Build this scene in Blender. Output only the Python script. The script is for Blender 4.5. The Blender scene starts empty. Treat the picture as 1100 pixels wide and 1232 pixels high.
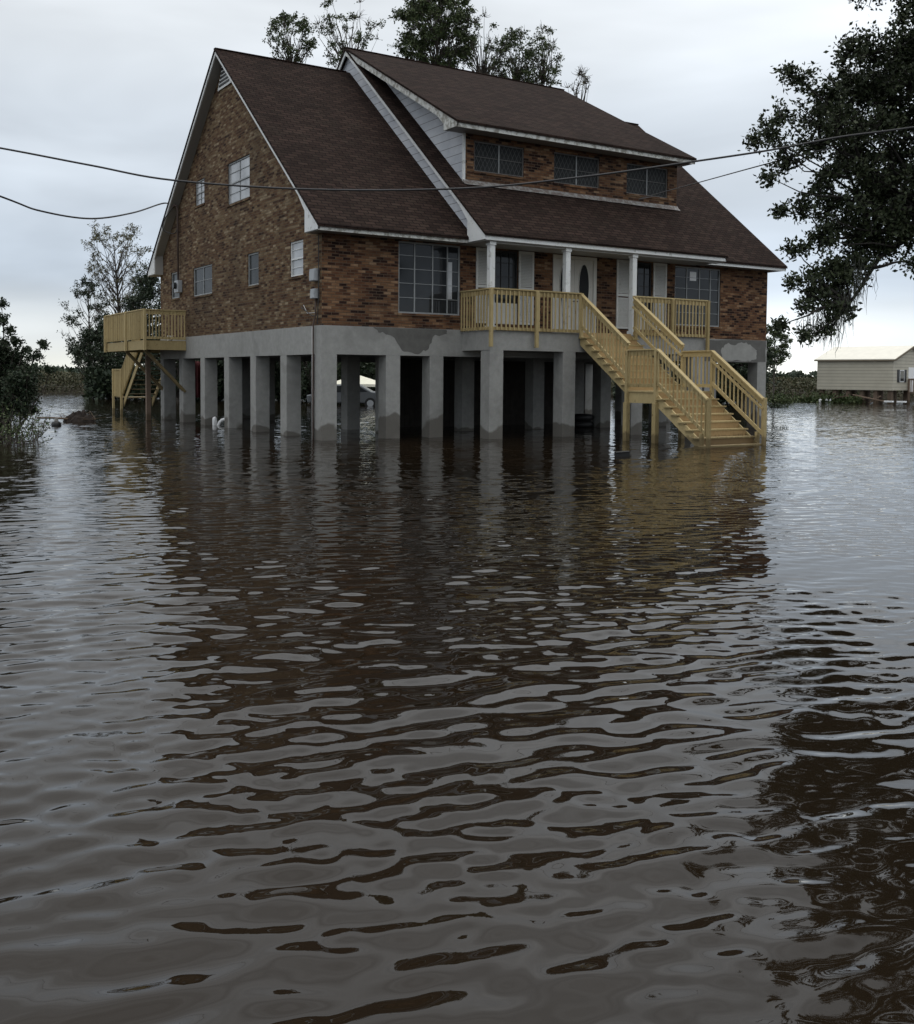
import bpy, math, random
import numpy as np
from mathutils import Vector
R = math.radians
rng = np.random.default_rng(7)
random.seed(7)
SC = bpy.context.scene
COL = SC.collection

# ------------------------------------------------------------------ camera
CAM = Vector((-11.686, -25.293, 1.75))
FW = Vector((0.53313, 0.84446, -0.05158)); RT = Vector((0.84577, -0.53350, 0.00741)); UP = Vector((0.02126, 0.04758, 0.99864))
FPX = 1245.85
from mathutils import Matrix
cd = bpy.data.cameras.new("camera"); cam = bpy.data.objects.new("camera", cd); COL.objects.link(cam)
M = Matrix((RT, UP, -FW)).transposed().to_4x4(); M.translation = CAM
cam.matrix_world = M
cd.sensor_fit = 'VERTICAL'; cd.sensor_height = 24.0
cd.lens = FPX / 1232 * 24.0
cd.shift_y = -(616 - 516.77) / 1232
cd.clip_start = 0.05; cd.clip_end = 6000
SC.camera = cam
def spot(u, d, z=0.0):
    """point d metres out along the view, at bearing u, height z"""
    p = CAM + (FW + RT * ((u - 550) / FPX)) * d
    return Vector((p.x, p.y, z))
def pt(u, v, d):
    return CAM + (FW + RT * ((u - 550) / FPX) + UP * ((516.77 - v) / FPX)) * d

# ------------------------------------------------------------------ light
SUN_EL, SUN_AZ = 76.0, 66.0      # azimuth measured from +y towards +x
w = bpy.data.worlds.new("World"); SC.world = w; w.use_nodes = True
def world():
    nt = w.node_tree; nt.nodes.clear()
    N = lambda t: nt.nodes.new(t)
    L = nt.links.new
    out = N('ShaderNodeOutputWorld'); bg = N('ShaderNodeBackground'); L(bg.outputs[0], out.inputs[0])
    sky = N('ShaderNodeTexSky'); sky.sky_type = 'NISHITA'; sky.sun_disc = False
    sky.sun_elevation = R(SUN_EL); sky.sun_rotation = R(SUN_AZ)
    tc = N('ShaderNodeTexCoord'); sep = N('ShaderNodeSeparateXYZ'); L(tc.outputs['Generated'], sep.inputs[0])
    # overcast layer: radiance against the height above the horizon
    ramp = N('ShaderNodeValToRGB'); L(sep.outputs['Z'], ramp.inputs[0])
    e = ramp.color_ramp; e.interpolation = 'EASE'
    stops = [(0.0, (7.8, 7.9, 7.3)), (0.035, (6.6, 6.95, 7.1)), (0.09, (4.6, 5.2, 5.95)), (0.2, (4.9, 5.35, 5.85)), (0.33, (5.9, 6.2, 6.45)), (0.5, (7.8, 8.0, 8.1)), (1.0, (12.5, 12.6, 12.6))]
    while len(e.elements) < len(stops): e.elements.new(0.5)
    for el, (p, c) in zip(e.elements, stops): el.position = p; el.color = (*[x / 20 for x in c], 1)
    mp = N('ShaderNodeMapping'); mp.inputs['Scale'].default_value = (1.6, 1.6, 6.5); L(tc.outputs['Generated'], mp.inputs[0])
    no = N('ShaderNodeTexNoise'); no.inputs['Scale'].default_value = 1.5; no.inputs['Detail'].default_value = 4; no.inputs['Roughness'].default_value = .5
    no.inputs['Distortion'].default_value = .35
    L(mp.outputs[0], no.inputs[0])
    mr = N('ShaderNodeMapRange'); mr.inputs[1].default_value = .3; mr.inputs[2].default_value = .72; mr.inputs[3].default_value = .80; mr.inputs[4].default_value = 1.27
    L(no.outputs['Fac'], mr.inputs[0])
    def glow(d, k, amp):
        vd = N('ShaderNodeVectorMath'); vd.operation = 'DOT_PRODUCT'; vd.inputs[1].default_value = d.normalized(); L(tc.outputs['Generated'], vd.inputs[0])
        mx = N('ShaderNodeMath'); mx.operation = 'MAXIMUM'; mx.inputs[1].default_value = 0; L(vd.outputs['Value'], mx.inputs[0])
        pw = N('ShaderNodeMath'); pw.operation = 'POWER'; pw.inputs[1].default_value = k; L(mx.outputs[0], pw.inputs[0])
        ml = N('ShaderNodeMath'); ml.operation = 'MULTIPLY'; ml.inputs[1].default_value = amp; L(pw.outputs[0], ml.inputs[0]); return ml
    g1 = glow(Vector((0.74, 0.60, 0.31)), 40, .34)
    g2 = glow(Vector((0.75, 0.665, 0.015)), 300, .45)
    ga = N('ShaderNodeMath'); L(g1.outputs[0], ga.inputs[0]); L(g2.outputs[0], ga.inputs[1])
    gs = N('ShaderNodeMath'); L(ga.outputs[0], gs.inputs[0]); L(mr.outputs[0], gs.inputs[1])
    mul = N('ShaderNodeVectorMath'); mul.operation = 'SCALE'; L(ramp.outputs[0], mul.inputs[0]); L(gs.outputs[0], mul.inputs['Scale'])
    s2 = N('ShaderNodeVectorMath'); s2.operation = 'SCALE'; s2.inputs['Scale'].default_value = 20.0 * .94; L(mul.outputs[0], s2.inputs[0])
    mix = N('ShaderNodeMix'); mix.data_type = 'RGBA'; mix.inputs[0].default_value = .94
    L(sky.outputs[0], mix.inputs['A']); L(s2.outputs[0], mix.inputs['B'])
    L(mix.outputs['Result'], bg.inputs[0]); bg.inputs[1].default_value = 0.1
world()
sl = bpy.data.lights.new("sun", 'SUN'); so = bpy.data.objects.new("sun", sl); COL.objects.link(so)
sl.energy = 0.5; sl.angle = R(30); sl.color = (1, .97, .92)
sd = Vector((math.sin(R(SUN_AZ)) * math.cos(R(SUN_EL)), math.cos(R(SUN_AZ)) * math.cos(R(SUN_EL)), math.sin(R(SUN_EL))))
so.rotation_euler = sd.to_track_quat('Z', 'Y').to_euler()
SC.view_settings.view_transform = 'Standard'; SC.view_settings.look = 'None'
SC.view_settings.exposure = 0.45; SC.view_settings.gamma = 1
SC.cycles.max_bounces = 8

# ------------------------------------------------------------------ mesh helpers
ORG = {}
class MB:
    def __init__(s): s.v = []; s.f = []
    def add(s, vs, fs):
        n = len(s.v); s.v += [tuple(p) for p in vs]; s.f += [tuple(n + i for i in f) for f in fs]; return s
    def box(s, x0, x1, y0, y1, z0, z1):
        return s.add([(x0,y0,z0),(x1,y0,z0),(x1,y1,z0),(x0,y1,z0),(x0,y0,z1),(x1,y0,z1),(x1,y1,z1),(x0,y1,z1)],
                     [(0,3,2,1),(4,5,6,7),(0,1,5,4),(1,2,6,5),(2,3,7,6),(3,0,4,7)])
    def quad(s, a, b, c, d): return s.add([a, b, c, d], [(0,1,2,3)])
    def prism(s, poly, off):
        """poly: planar list of points, extruded by vector off"""
        n = len(poly); off = Vector(off); A = [Vector(p) for p in poly]; B = [p + off for p in A]
        nr = sum(((A[i] - A[0]).cross(A[i + 1] - A[0]) for i in range(1, n - 1)), Vector((0, 0, 0)))
        if nr.dot(off) > 0: A, B = B, A
        return s.add(A + B, [tuple(range(n)), tuple(range(2 * n - 1, n - 1, -1))] + [(i, i + n, (i + 1) % n + n, (i + 1) % n) for i in range(n)])
    def bar(s, a, b, w, h, up=(0, 0, 1)):
        """rectangular bar from a to b, w wide across, h high along up"""
        a = Vector(a); b = Vector(b); d = (b - a).normalized(); sd = d.cross(Vector(up))
        if sd.length < 1e-4: sd = Vector((1, 0, 0))
        sd.normalize(); u = sd.cross(d)
        c = [sd * (w / 2 * i) + u * (h / 2 * j) for i, j in ((-1, -1), (1, -1), (1, 1), (-1, 1))]
        return s.add([a + q for q in c] + [b + q for q in c], [(3,2,1,0),(4,5,6,7),(0,1,5,4),(1,2,6,5),(2,3,7,6),(3,0,4,7)])
    def tube(s, path, rad, n=8, cap=True):
        P = [Vector(p) for p in path]; m = len(P)
        r = rad if isinstance(rad, (list, tuple)) else [rad] * m
        base = len(s.v); pu = None
        for i, p in enumerate(P):
            d = (P[min(i + 1, m - 1)] - P[max(i - 1, 0)])
            d = d.normalized() if d.length > 1e-6 else Vector((0, 0, 1))
            if pu is None: pu = d.orthogonal().normalized()
            pu = (pu - d * pu.dot(d))
            pu = pu.normalized() if pu.length > 1e-4 else d.orthogonal().normalized()
            q = d.cross(pu)
            for k in range(n):
                a = 2 * math.pi * k / n
                s.v.append(tuple(p + (pu * math.cos(a) + q * math.sin(a)) * r[i]))
        for i in range(m - 1):
            for k in range(n):
                k2 = (k + 1) % n
                s.f.append((base + i * n + k, base + i * n + k2, base + (i + 1) * n + k2, base + (i + 1) * n + k))
        if cap:
            s.f.append(tuple(base + k for k in range(n - 1, -1, -1))); s.f.append(tuple(base + (m - 1) * n + k for k in range(n)))
        return s
    def build(s, name, mat, parent=None, smooth=False, bevel=0):
        org = Vector((0, 0, 0))
        if parent is not None: org = ORG[parent.name]
        me = bpy.data.meshes.new(name)
        co = np.array(s.v, dtype=np.float64)
        me.from_pydata((co - np.array(org)).tolist(), [], s.f); me.update()
        uvmap(me)
        if mat: me.materials.append(mat)
        if smooth: me.shade_smooth()
        o = bpy.data.objects.new(name, me); COL.objects.link(o)
        if parent is not None: o.parent = parent
        ORG[o.name] = org
        if bevel:
            b = o.modifiers.new('b', 'BEVEL'); b.width = bevel; b.segments = 2; b.limit_method = 'ANGLE'
        return o
def uvmap(me):
    nl = len(me.loops)
    if nl == 0: return
    co = np.empty(len(me.vertices) * 3); me.vertices.foreach_get('co', co); co = co.reshape(-1, 3)
    vi = np.empty(nl, dtype=np.int32); me.loops.foreach_get('vertex_index', vi)
    nrm = np.empty(len(me.polygons) * 3); me.polygons.foreach_get('normal', nrm); nrm = nrm.reshape(-1, 3)
    tot = np.empty(len(me.polygons), dtype=np.int32); me.polygons.foreach_get('loop_total', tot)
    fn = np.repeat(nrm, tot, axis=0)
    u = np.stack([-fn[:, 1], fn[:, 0], np.zeros(nl)], 1); l = np.linalg.norm(u, axis=1)
    flat = l < .05
    u[flat] = (1, 0, 0); l[flat] = 1; u /= l[:, None]
    v = np.cross(fn, u); v[flat] = (0, 1, 0)
    P = co[vi]
    uv = np.stack([(P * u).sum(1), (P * v).sum(1)], 1).astype(np.float32)
    lay = me.uv_layers.new(name='UVMap'); lay.data.foreach_set('uv', uv.ravel())
def tag(o, label=None, cat=None, group=None, kind=None):
    if label: o['label'] = label
    if cat: o['category'] = cat
    if group: o['group'] = group
    if kind: o['kind'] = kind
    return o
def thing(name, loc, label, cat, group=None):
    o = bpy.data.objects.new(name, None); COL.objects.link(o); o.location = loc
    ORG[o.name] = Vector(loc); o.empty_display_size = .3
    return tag(o, label, cat, group)

# ------------------------------------------------------------------ materials
def mat(name):
    m = bpy.data.materials.new(name); m.use_nodes = True
    nt = m.node_tree; b = nt.nodes['Principled BSDF']
    return m, nt, b, nt.nodes.new, nt.links.new
def ramp(nt, src, stops, interp='LINEAR'):
    r = nt.nodes.new('ShaderNodeValToRGB'); r.color_ramp.interpolation = interp
    while len(r.color_ramp.elements) < len(stops): r.color_ramp.elements.new(.5)
    for e, (p, c) in zip(r.color_ramp.elements, stops): e.position = p; e.color = (*c, 1)
    nt.links.new(src, r.inputs[0]); return r
def noise(nt, scale, detail=4, rough=.55, vec=None, stretch=None, dist=0):
    n = nt.nodes.new('ShaderNodeTexNoise'); n.inputs['Scale'].default_value = scale
    n.inputs['Detail'].default_value = detail; n.inputs['Roughness'].default_value = rough; n.inputs['Distortion'].default_value = dist
    if vec is None:
        g = nt.nodes.new('ShaderNodeNewGeometry'); vec = g.outputs['Position']
    if stretch:
        mp = nt.nodes.new('ShaderNodeMapping'); mp.inputs['Scale'].default_value = stretch; nt.links.new(vec, mp.inputs[0]); vec = mp.outputs[0]
    nt.links.new(vec, n.inputs['Vector']); return n
def mixc(nt, fac, a, b, mode='MIX'):
    m = nt.nodes.new('ShaderNodeMix'); m.data_type = 'RGBA'; m.blend_type = mode
    if isinstance(fac, (int, float)): m.inputs[0].default_value = fac
    else: nt.links.new(fac, m.inputs[0])
    for k, x in (('A', a), ('B', b)):
        if isinstance(x, tuple): m.inputs[k].default_value = (*x, 1)
        else: nt.links.new(x, m.inputs[k])
    return m.outputs['Result']
def bump(nt, b, h, strength=.4, dist=.02):
    n = nt.nodes.new('ShaderNodeBump'); n.inputs['Strength'].default_value = strength; n.inputs['Distance'].default_value = dist
    nt.links.new(h, n.inputs['Height']); nt.links.new(n.outputs[0], b.inputs['Normal'])
def mathn(nt, op, a, b=0.0):
    n = nt.nodes.new('ShaderNodeMath'); n.operation = op
    for i, x in enumerate((a, b)):
        if isinstance(x, (int, float)): n.inputs[i].default_value = x
        else: nt.links.new(x, n.inputs[i])
    return n.outputs[0]
def m_brick(name, stops, mortar):
    m, nt, b, N, L = mat(name)
    uv = N('ShaderNodeUVMap')
    br = N('ShaderNodeTexBrick'); L(uv.outputs[0], br.inputs['Vector'])
    br.inputs['Color1'].default_value = (0, 0, 0, 1); br.inputs['Color2'].default_value = (1, 1, 1, 1); br.inputs['Mortar'].default_value = (.5, .5, .5, 1)
    br.inputs['Scale'].default_value = 1; br.inputs['Brick Width'].default_value = .225; br.inputs['Row Height'].default_value = .078
    br.inputs['Mortar Size'].default_value = .008; br.inputs['Mortar Smooth'].default_value = .3; br.offset = .5
    v = noise(nt, 1.1, 3, .6, stretch=(1, 1, 2.2))
    f = mathn(nt, 'ADD', br.outputs['Color'], mathn(nt, 'MULTIPLY', mathn(nt, 'SUBTRACT', v.outputs['Fac'], .5), 1.2))
    run = noise(nt, 1.0, 3, .6, stretch=(1.3, 1.3, 12.8))
    f = mathn(nt, 'ADD', mathn(nt, 'ADD', mathn(nt, 'MULTIPLY', f, .78), .13), mathn(nt, 'MULTIPLY', mathn(nt, 'SUBTRACT', run.outputs['Fac'], .5), 1.25))
    r = ramp(nt, f, stops)
    g = noise(nt, 38, 3, .7); c = mixc(nt, .35, r.outputs[0], ramp(nt, g.outputs['Fac'], [(.3, (.02, .014, .01)), (.7, (.5, .36, .27))]).outputs[0], 'SOFT_LIGHT')
    # soot and lichen staining in broad runs
    st = noise(nt, .35, 5, .6); c = mixc(nt, mathn(nt, 'MULTIPLY', ramp(nt, st.outputs['Fac'], [(.45, (0,) * 3), (.68, (1,) * 3)]).outputs[0], .45), c, (.035, .026, .02))
    c = mixc(nt, br.outputs['Fac'], c, mortar)
    L(c, b.inputs['Base Color']); b.inputs['Roughness'].default_value = .9
    b.inputs['Specular IOR Level'].default_value = .1
    h = mathn(nt, 'SUBTRACT', mathn(nt, 'MULTIPLY', g.outputs['Fac'], .3), br.outputs['Fac']); bump(nt, b, h, .8, .012)
    return m
BRICK_G = m_brick('gable_brick', [(.0, (.040, .024, .019)), (.22, (.090, .052, .035)), (.45, (.145, .088, .053)), (.68, (.185, .133, .080)), (.88, (.23, .18, .12)), (1, (.33, .27, .19))], (.115, .095, .068))
BRICK_F = m_brick('front_brick', [(.0, (.018, .011, .011)), (.2, (.038, .022, .019)), (.42, (.130, .066, .040)), (.72, (.200, .115, .065)), (.92, (.28, .175, .105)), (1, (.33, .23, .15))], (.12, .088, .062))
def m_shingle():
    m, nt, b, N, L = mat('roof_shingle')
    uv = N('ShaderNodeUVMap')
    br = N('ShaderNodeTexBrick'); L(uv.outputs[0], br.inputs['Vector'])
    br.inputs['Color1'].default_value = (0, 0, 0, 1); br.inputs['Color2'].default_value = (1, 1, 1, 1); br.inputs['Mortar'].default_value = (.2, .2, .2, 1)
    br.inputs['Scale'].default_value = 1; br.inputs['Brick Width'].default_value = .32; br.inputs['Row Height'].default_value = .145
    br.inputs['Mortar Size'].default_value = .014; br.inputs['Mortar Smooth'].default_value = .1
    n1 = noise(nt, .5, 5, .6); n2 = noise(nt, 3, 3, .6); n3 = noise(nt, 60, 2, .6)
    f = mathn(nt, 'ADD', mathn(nt, 'MULTIPLY', br.outputs['Color'], .45), mathn(nt, 'MULTIPLY', n1.outputs['Fac'], .55))
    c = ramp(nt, f, [(.12, (.015, .0100, .0085)), (.5, (.027, .0178, .0148)), (.88, (.046, .030, .0245))]).outputs[0]
    c = mixc(nt, .5, c, n3.outputs['Color'], 'SOFT_LIGHT')
    c = mixc(nt, mathn(nt, 'MULTIPLY', ramp(nt, n2.outputs['Fac'], [(.5, (0,) * 3), (.75, (1,) * 3)]).outputs[0], .25), c, (.055, .045, .034))
    c = mixc(nt, mathn(nt, 'MULTIPLY', br.outputs['Fac'], .85), c, (.007, .005, .005))
    L(c, b.inputs['Base Color']); b.inputs['Roughness'].default_value = .95; b.inputs['Specular IOR Level'].default_value = .06
    h = mathn(nt, 'SUBTRACT', mathn(nt, 'MULTIPLY', n3.outputs['Fac'], .4), br.outputs['Fac']); bump(nt, b, h, .7, .01)
    return m
SHINGLE = m_shingle()
def m_simple(name, col, rough=.6, var=.25, scale=3, spec=.4, bmp=0, bscale=30, metal=0, stretch=None):
    m, nt, b, N, L = mat(name)
    n = noise(nt, scale, 5, .6, stretch=stretch)
    lo = tuple(c * (1 - var) for c in col); hi = tuple(min(1, c * (1 + var)) for c in col)
    L(ramp(nt, n.outputs['Fac'], [(.3, lo), (.7, hi)]).outputs[0], b.inputs['Base Color'])
    b.inputs['Roughness'].default_value = rough; b.inputs['Specular IOR Level'].default_value = spec; b.inputs['Metallic'].default_value = metal
    if bmp: bump(nt, b, noise(nt, bscale, 3).outputs['Fac'], bmp, .01)
    return m
def m_paint(name, col, wear=(.25, .2, .15), amt=.5, lo=.56, hi=.64, rough=.6):
    m, nt, b, N, L = mat(name)
    n = noise(nt, 6, 6, .7); n2 = noise(nt, 1.2, 4, .6); n3 = noise(nt, 40, 3, .6, stretch=(1, 1, .15))
    base = ramp(nt, n2.outputs['Fac'], [(.3, tuple(c * .86 for c in col)), (.7, col)]).outputs[0]
    base = mixc(nt, .12, base, n3.outputs['Color'], 'MULTIPLY')
    fl = mathn(nt, 'MULTIPLY', ramp(nt, n.outputs['Fac'], [(lo, (0,) * 3), (hi, (1,) * 3)]).outputs[0], amt)
    L(mixc(nt, fl, base, wear), b.inputs['Base Color']); b.inputs['Roughness'].default_value = rough
    return m
WHITE = m_paint('white_trim_paint', (.78, .80, .80), (.20, .20, .17), .55, .56, .66)
PEEL = m_paint('peeling_white_paint', (.62, .63, .60), (.17, .16, .13), .8, .47, .58)
SOFFIT = m_paint('shaded_soffit_paint', (.30, .29, .27), (.2, .2, .18), .4, .6, .7)  # darkened so the colour carries the shade under the eaves
DOORP = m_paint('door_paint', (.60, .59, .55), (.15, .13, .1), .4, .6, .7)
SHUT = m_paint('shutter_paint', (.66, .66, .63), (.15, .13, .11), .5, .58, .68)
ALU = m_simple('window_aluminium', (.27, .285, .29), .45, .15)
def m_siding():
    m, nt, b, N, L = mat('lap_siding')
    uv = N('ShaderNodeUVMap'); sp = N('ShaderNodeSeparateXYZ'); L(uv.outputs[0], sp.inputs[0])
    fr = mathn(nt, 'FRACT', mathn(nt, 'DIVIDE', sp.outputs['Y'], .26))
    line = mathn(nt, 'LESS_THAN', fr, .07)
    n2 = noise(nt, 1.5, 5, .6); base = ramp(nt, n2.outputs['Fac'], [(.3, (.42, .45, .50)), (.7, (.62, .64, .68))]).outputs[0]
    L(mixc(nt, mathn(nt, 'MULTIPLY', line, .85), base, (.10, .10, .11)), b.inputs['Base Color']); b.inputs['Roughness'].default_value = .6
    bump(nt, b, fr, .6, .02)
    return m
SIDING = m_siding()
def m_concrete():
    m, nt, b, N, L = mat('cast_concrete')
    g = N('ShaderNodeNewGeometry'); sp = N('ShaderNodeSeparateXYZ'); L(g.outputs['Position'], sp.inputs[0])
    n1 = noise(nt, .55, 6, .65); n2 = noise(nt, 5, 5, .7); n3 = noise(nt, 70, 3, .7)
    c = ramp(nt, n2.outputs['Fac'], [(.25, (.25, .25, .24)), (.75, (.345, .345, .33))]).outputs[0]
    # seep stains with their own outline
    blot = noise(nt, .9, 3, .45, dist=.6)
    c = mixc(nt, mathn(nt, 'MULTIPLY', ramp(nt, blot.outputs['Fac'], [(.575, (0,) * 3), (.65, (1,) * 3)]).outputs[0], .30), c, (.13, .128, .12))
    c = mixc(nt, mathn(nt, 'MULTIPLY', ramp(nt, n1.outputs['Fac'], [(.5, (0,) * 3), (.75, (1,) * 3)]).outputs[0], .4), c, (.15, .15, .14))
    # waterlogged foot of every pier: soaked to an uneven tide mark
    tide = mathn(nt, 'ADD', sp.outputs['Z'], mathn(nt, 'MULTIPLY', mathn(nt, 'SUBTRACT', noise(nt, .8, 3, .5).outputs['Fac'], .5), -1.5))
    tide = mathn(nt, 'ADD', tide, mathn(nt, 'MINIMUM', mathn(nt, 'MULTIPLY', mathn(nt, 'MAXIMUM', sp.outputs['Y'], 0), .3), .30))
    wet = ramp(nt, tide, [(.42, (1,) * 3), (.49, (0,) * 3)]).outputs[0]
    c = mixc(nt, mathn(nt, 'MULTIPLY', wet, .75), c, (.085, .075, .062))
    c = mixc(nt, .3, c, n3.outputs['Color'], 'SOFT_LIGHT')
    # form board joints
    L(c, b.inputs['Base Color']); b.inputs['Roughness'].default_value = .85; b.inputs['Specular IOR Level'].default_value = .3
    bump(nt, b, mathn(nt, 'ADD', n2.outputs['Fac'], mathn(nt, 'MULTIPLY', n3.outputs['Fac'], .3)), .4, .012)
    return m
CONC = m_concrete()
def m_wood(name, lo, hi, grey=.0):
    m, nt, b, N, L = mat(name)
    tc = N('ShaderNodeTexCoord'); ob = N('ShaderNodeObjectInfo')
    g = N('ShaderNodeNewGeometry')
    n = noise(nt, 5, 5, .6, stretch=(3, 3, 1)); n2 = noise(nt, 55, 3, .6, stretch=(1, 1, .12))
    f = mathn(nt, 'ADD', mathn(nt, 'MULTIPLY', n.outputs['Fac'], .55), mathn(nt, 'MULTIPLY', n2.outputs['Fac'], .3))
    f = mathn(nt, 'ADD', f, mathn(nt, 'MULTIPLY', g.outputs['Random Per Island'], .2))
    f = mathn(nt, 'ADD', f, mathn(nt, 'MULTIPLY', ob.outputs['Random'], .42))
    f = mathn(nt, 'SUBTRACT', f, .22)
    c = ramp(nt, f, [(.25, lo), (.8, hi)]).outputs[0]
    kn = noise(nt, 9, 2, .5); c = mixc(nt, mathn(nt, 'MULTIPLY', ramp(nt, kn.outputs['Fac'], [(.68, (0,) * 3), (.74, (1,) * 3)]).outputs[0], .6), c, (.12, .075, .03))
    sz = N('ShaderNodeSeparateXYZ'); L(g.outputs['Position'], sz.inputs[0])
    soak = mathn(nt, 'ADD', sz.outputs['Z'], mathn(nt, 'MULTIPLY', n.outputs['Fac'], -.35))
    c = mixc(nt, mathn(nt, 'MULTIPLY', ramp(nt, soak, [(.02, (1,) * 3), (.10, (0,) * 3)]).outputs[0], .62), c, (.07, .05, .028))
    L(c, b.inputs['Base Color']); b.inputs['Roughness'].default_value = .75; b.inputs['Specular IOR Level'].default_value = .25
    bump(nt, b, n2.outputs['Fac'], .25, .006)
    return m
WOOD = m_wood('treated_pine', (.31, .24, .115), (.50, .40, .21))
WOODR = m_wood('riser_board', (.32, .21, .10), (.46, .33, .17))
WOODD = m_wood('dark_lumber', (.13, .10, .05), (.24, .18, .09))
OLDW = m_wood('weathered_lumber', (.10, .075, .055), (.22, .16, .12))
def m_glass(name, base=(.02, .022, .025), rough=.04, lattice=False):
    m, nt, b, N, L = mat(name)
    c = ramp(nt, noise(nt, 1.3, 3).outputs['Fac'], [(.3, base), (.7, tuple(x * 1.8 for x in base))]).outputs[0]
    if lattice:
        uv = N('ShaderNodeUVMap'); sp = N('ShaderNodeSeparateXYZ'); L(uv.outputs[0], sp.inputs[0])
        X, Y = sp.outputs['X'], sp.outputs['Y']
        a = mathn(nt, 'FRACT', mathn(nt, 'ADD', mathn(nt, 'MULTIPLY', X, 6.5), mathn(nt, 'MULTIPLY', Y, 3.4)))
        d = mathn(nt, 'FRACT', mathn(nt, 'SUBTRACT', mathn(nt, 'MULTIPLY', X, 6.5), mathn(nt, 'MULTIPLY', Y, 3.4)))
        ln = mathn(nt, 'MAXIMUM', mathn(nt, 'LESS_THAN', a, .1), mathn(nt, 'LESS_THAN', d, .1))
        c = mixc(nt, ln, c, (.07, .073, .075))
    L(c, b.inputs['Base Color']); b.inputs['Roughness'].default_value = rough; b.inputs['IOR'].default_value = 1.5
    b.inputs['Specular IOR Level'].default_value = .2 if lattice else .07 if rough == .12 else .12 if rough == .45 else .3 if rough == .06 else .5
    bump(nt, b, noise(nt, 1.5, 1).outputs['Fac'], .04, .05)
    return m
GLASS = m_glass('window_glass', (.016, .018, .02), .06); GLASSB = m_glass('pale_sky_curtain_glass', (.28, .29, .30), .15); GLASSD = m_glass('lattice_glass', (.012, .0135, .014), .6, True)  # GLASSB: pale base paints sky reflection into three gable panes; the curtain shares it
GLASSG = m_glass('dusty_glass', (.030, .033, .034), .12)
OLDM = m_simple('tarnished_frame', (.12, .115, .11), .6, .2)
GLASSO = m_glass('leaded_oval_glass', (.010, .011, .012), .45)
BLACK = m_simple('black_plastic', (.015, .015, .016), .5, .3)
METAL = m_simple('grey_metal_box', (.34, .36, .38), .45, .12, metal=.2)
PIPE = m_simple('rusty_conduit', (.085, .06, .05), .6, .4)
PIPEW = m_simple('grey_conduit', (.5, .5, .5), .5, .1)
PVC = m_simple('white_pvc', (.78, .79, .8), .35, .04)
CABLE = m_simple('black_cable', (.03, .03, .032), .6, .3)
RED = m_simple('red_cloth', (.10, .018, .022), .8, .3)

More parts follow.
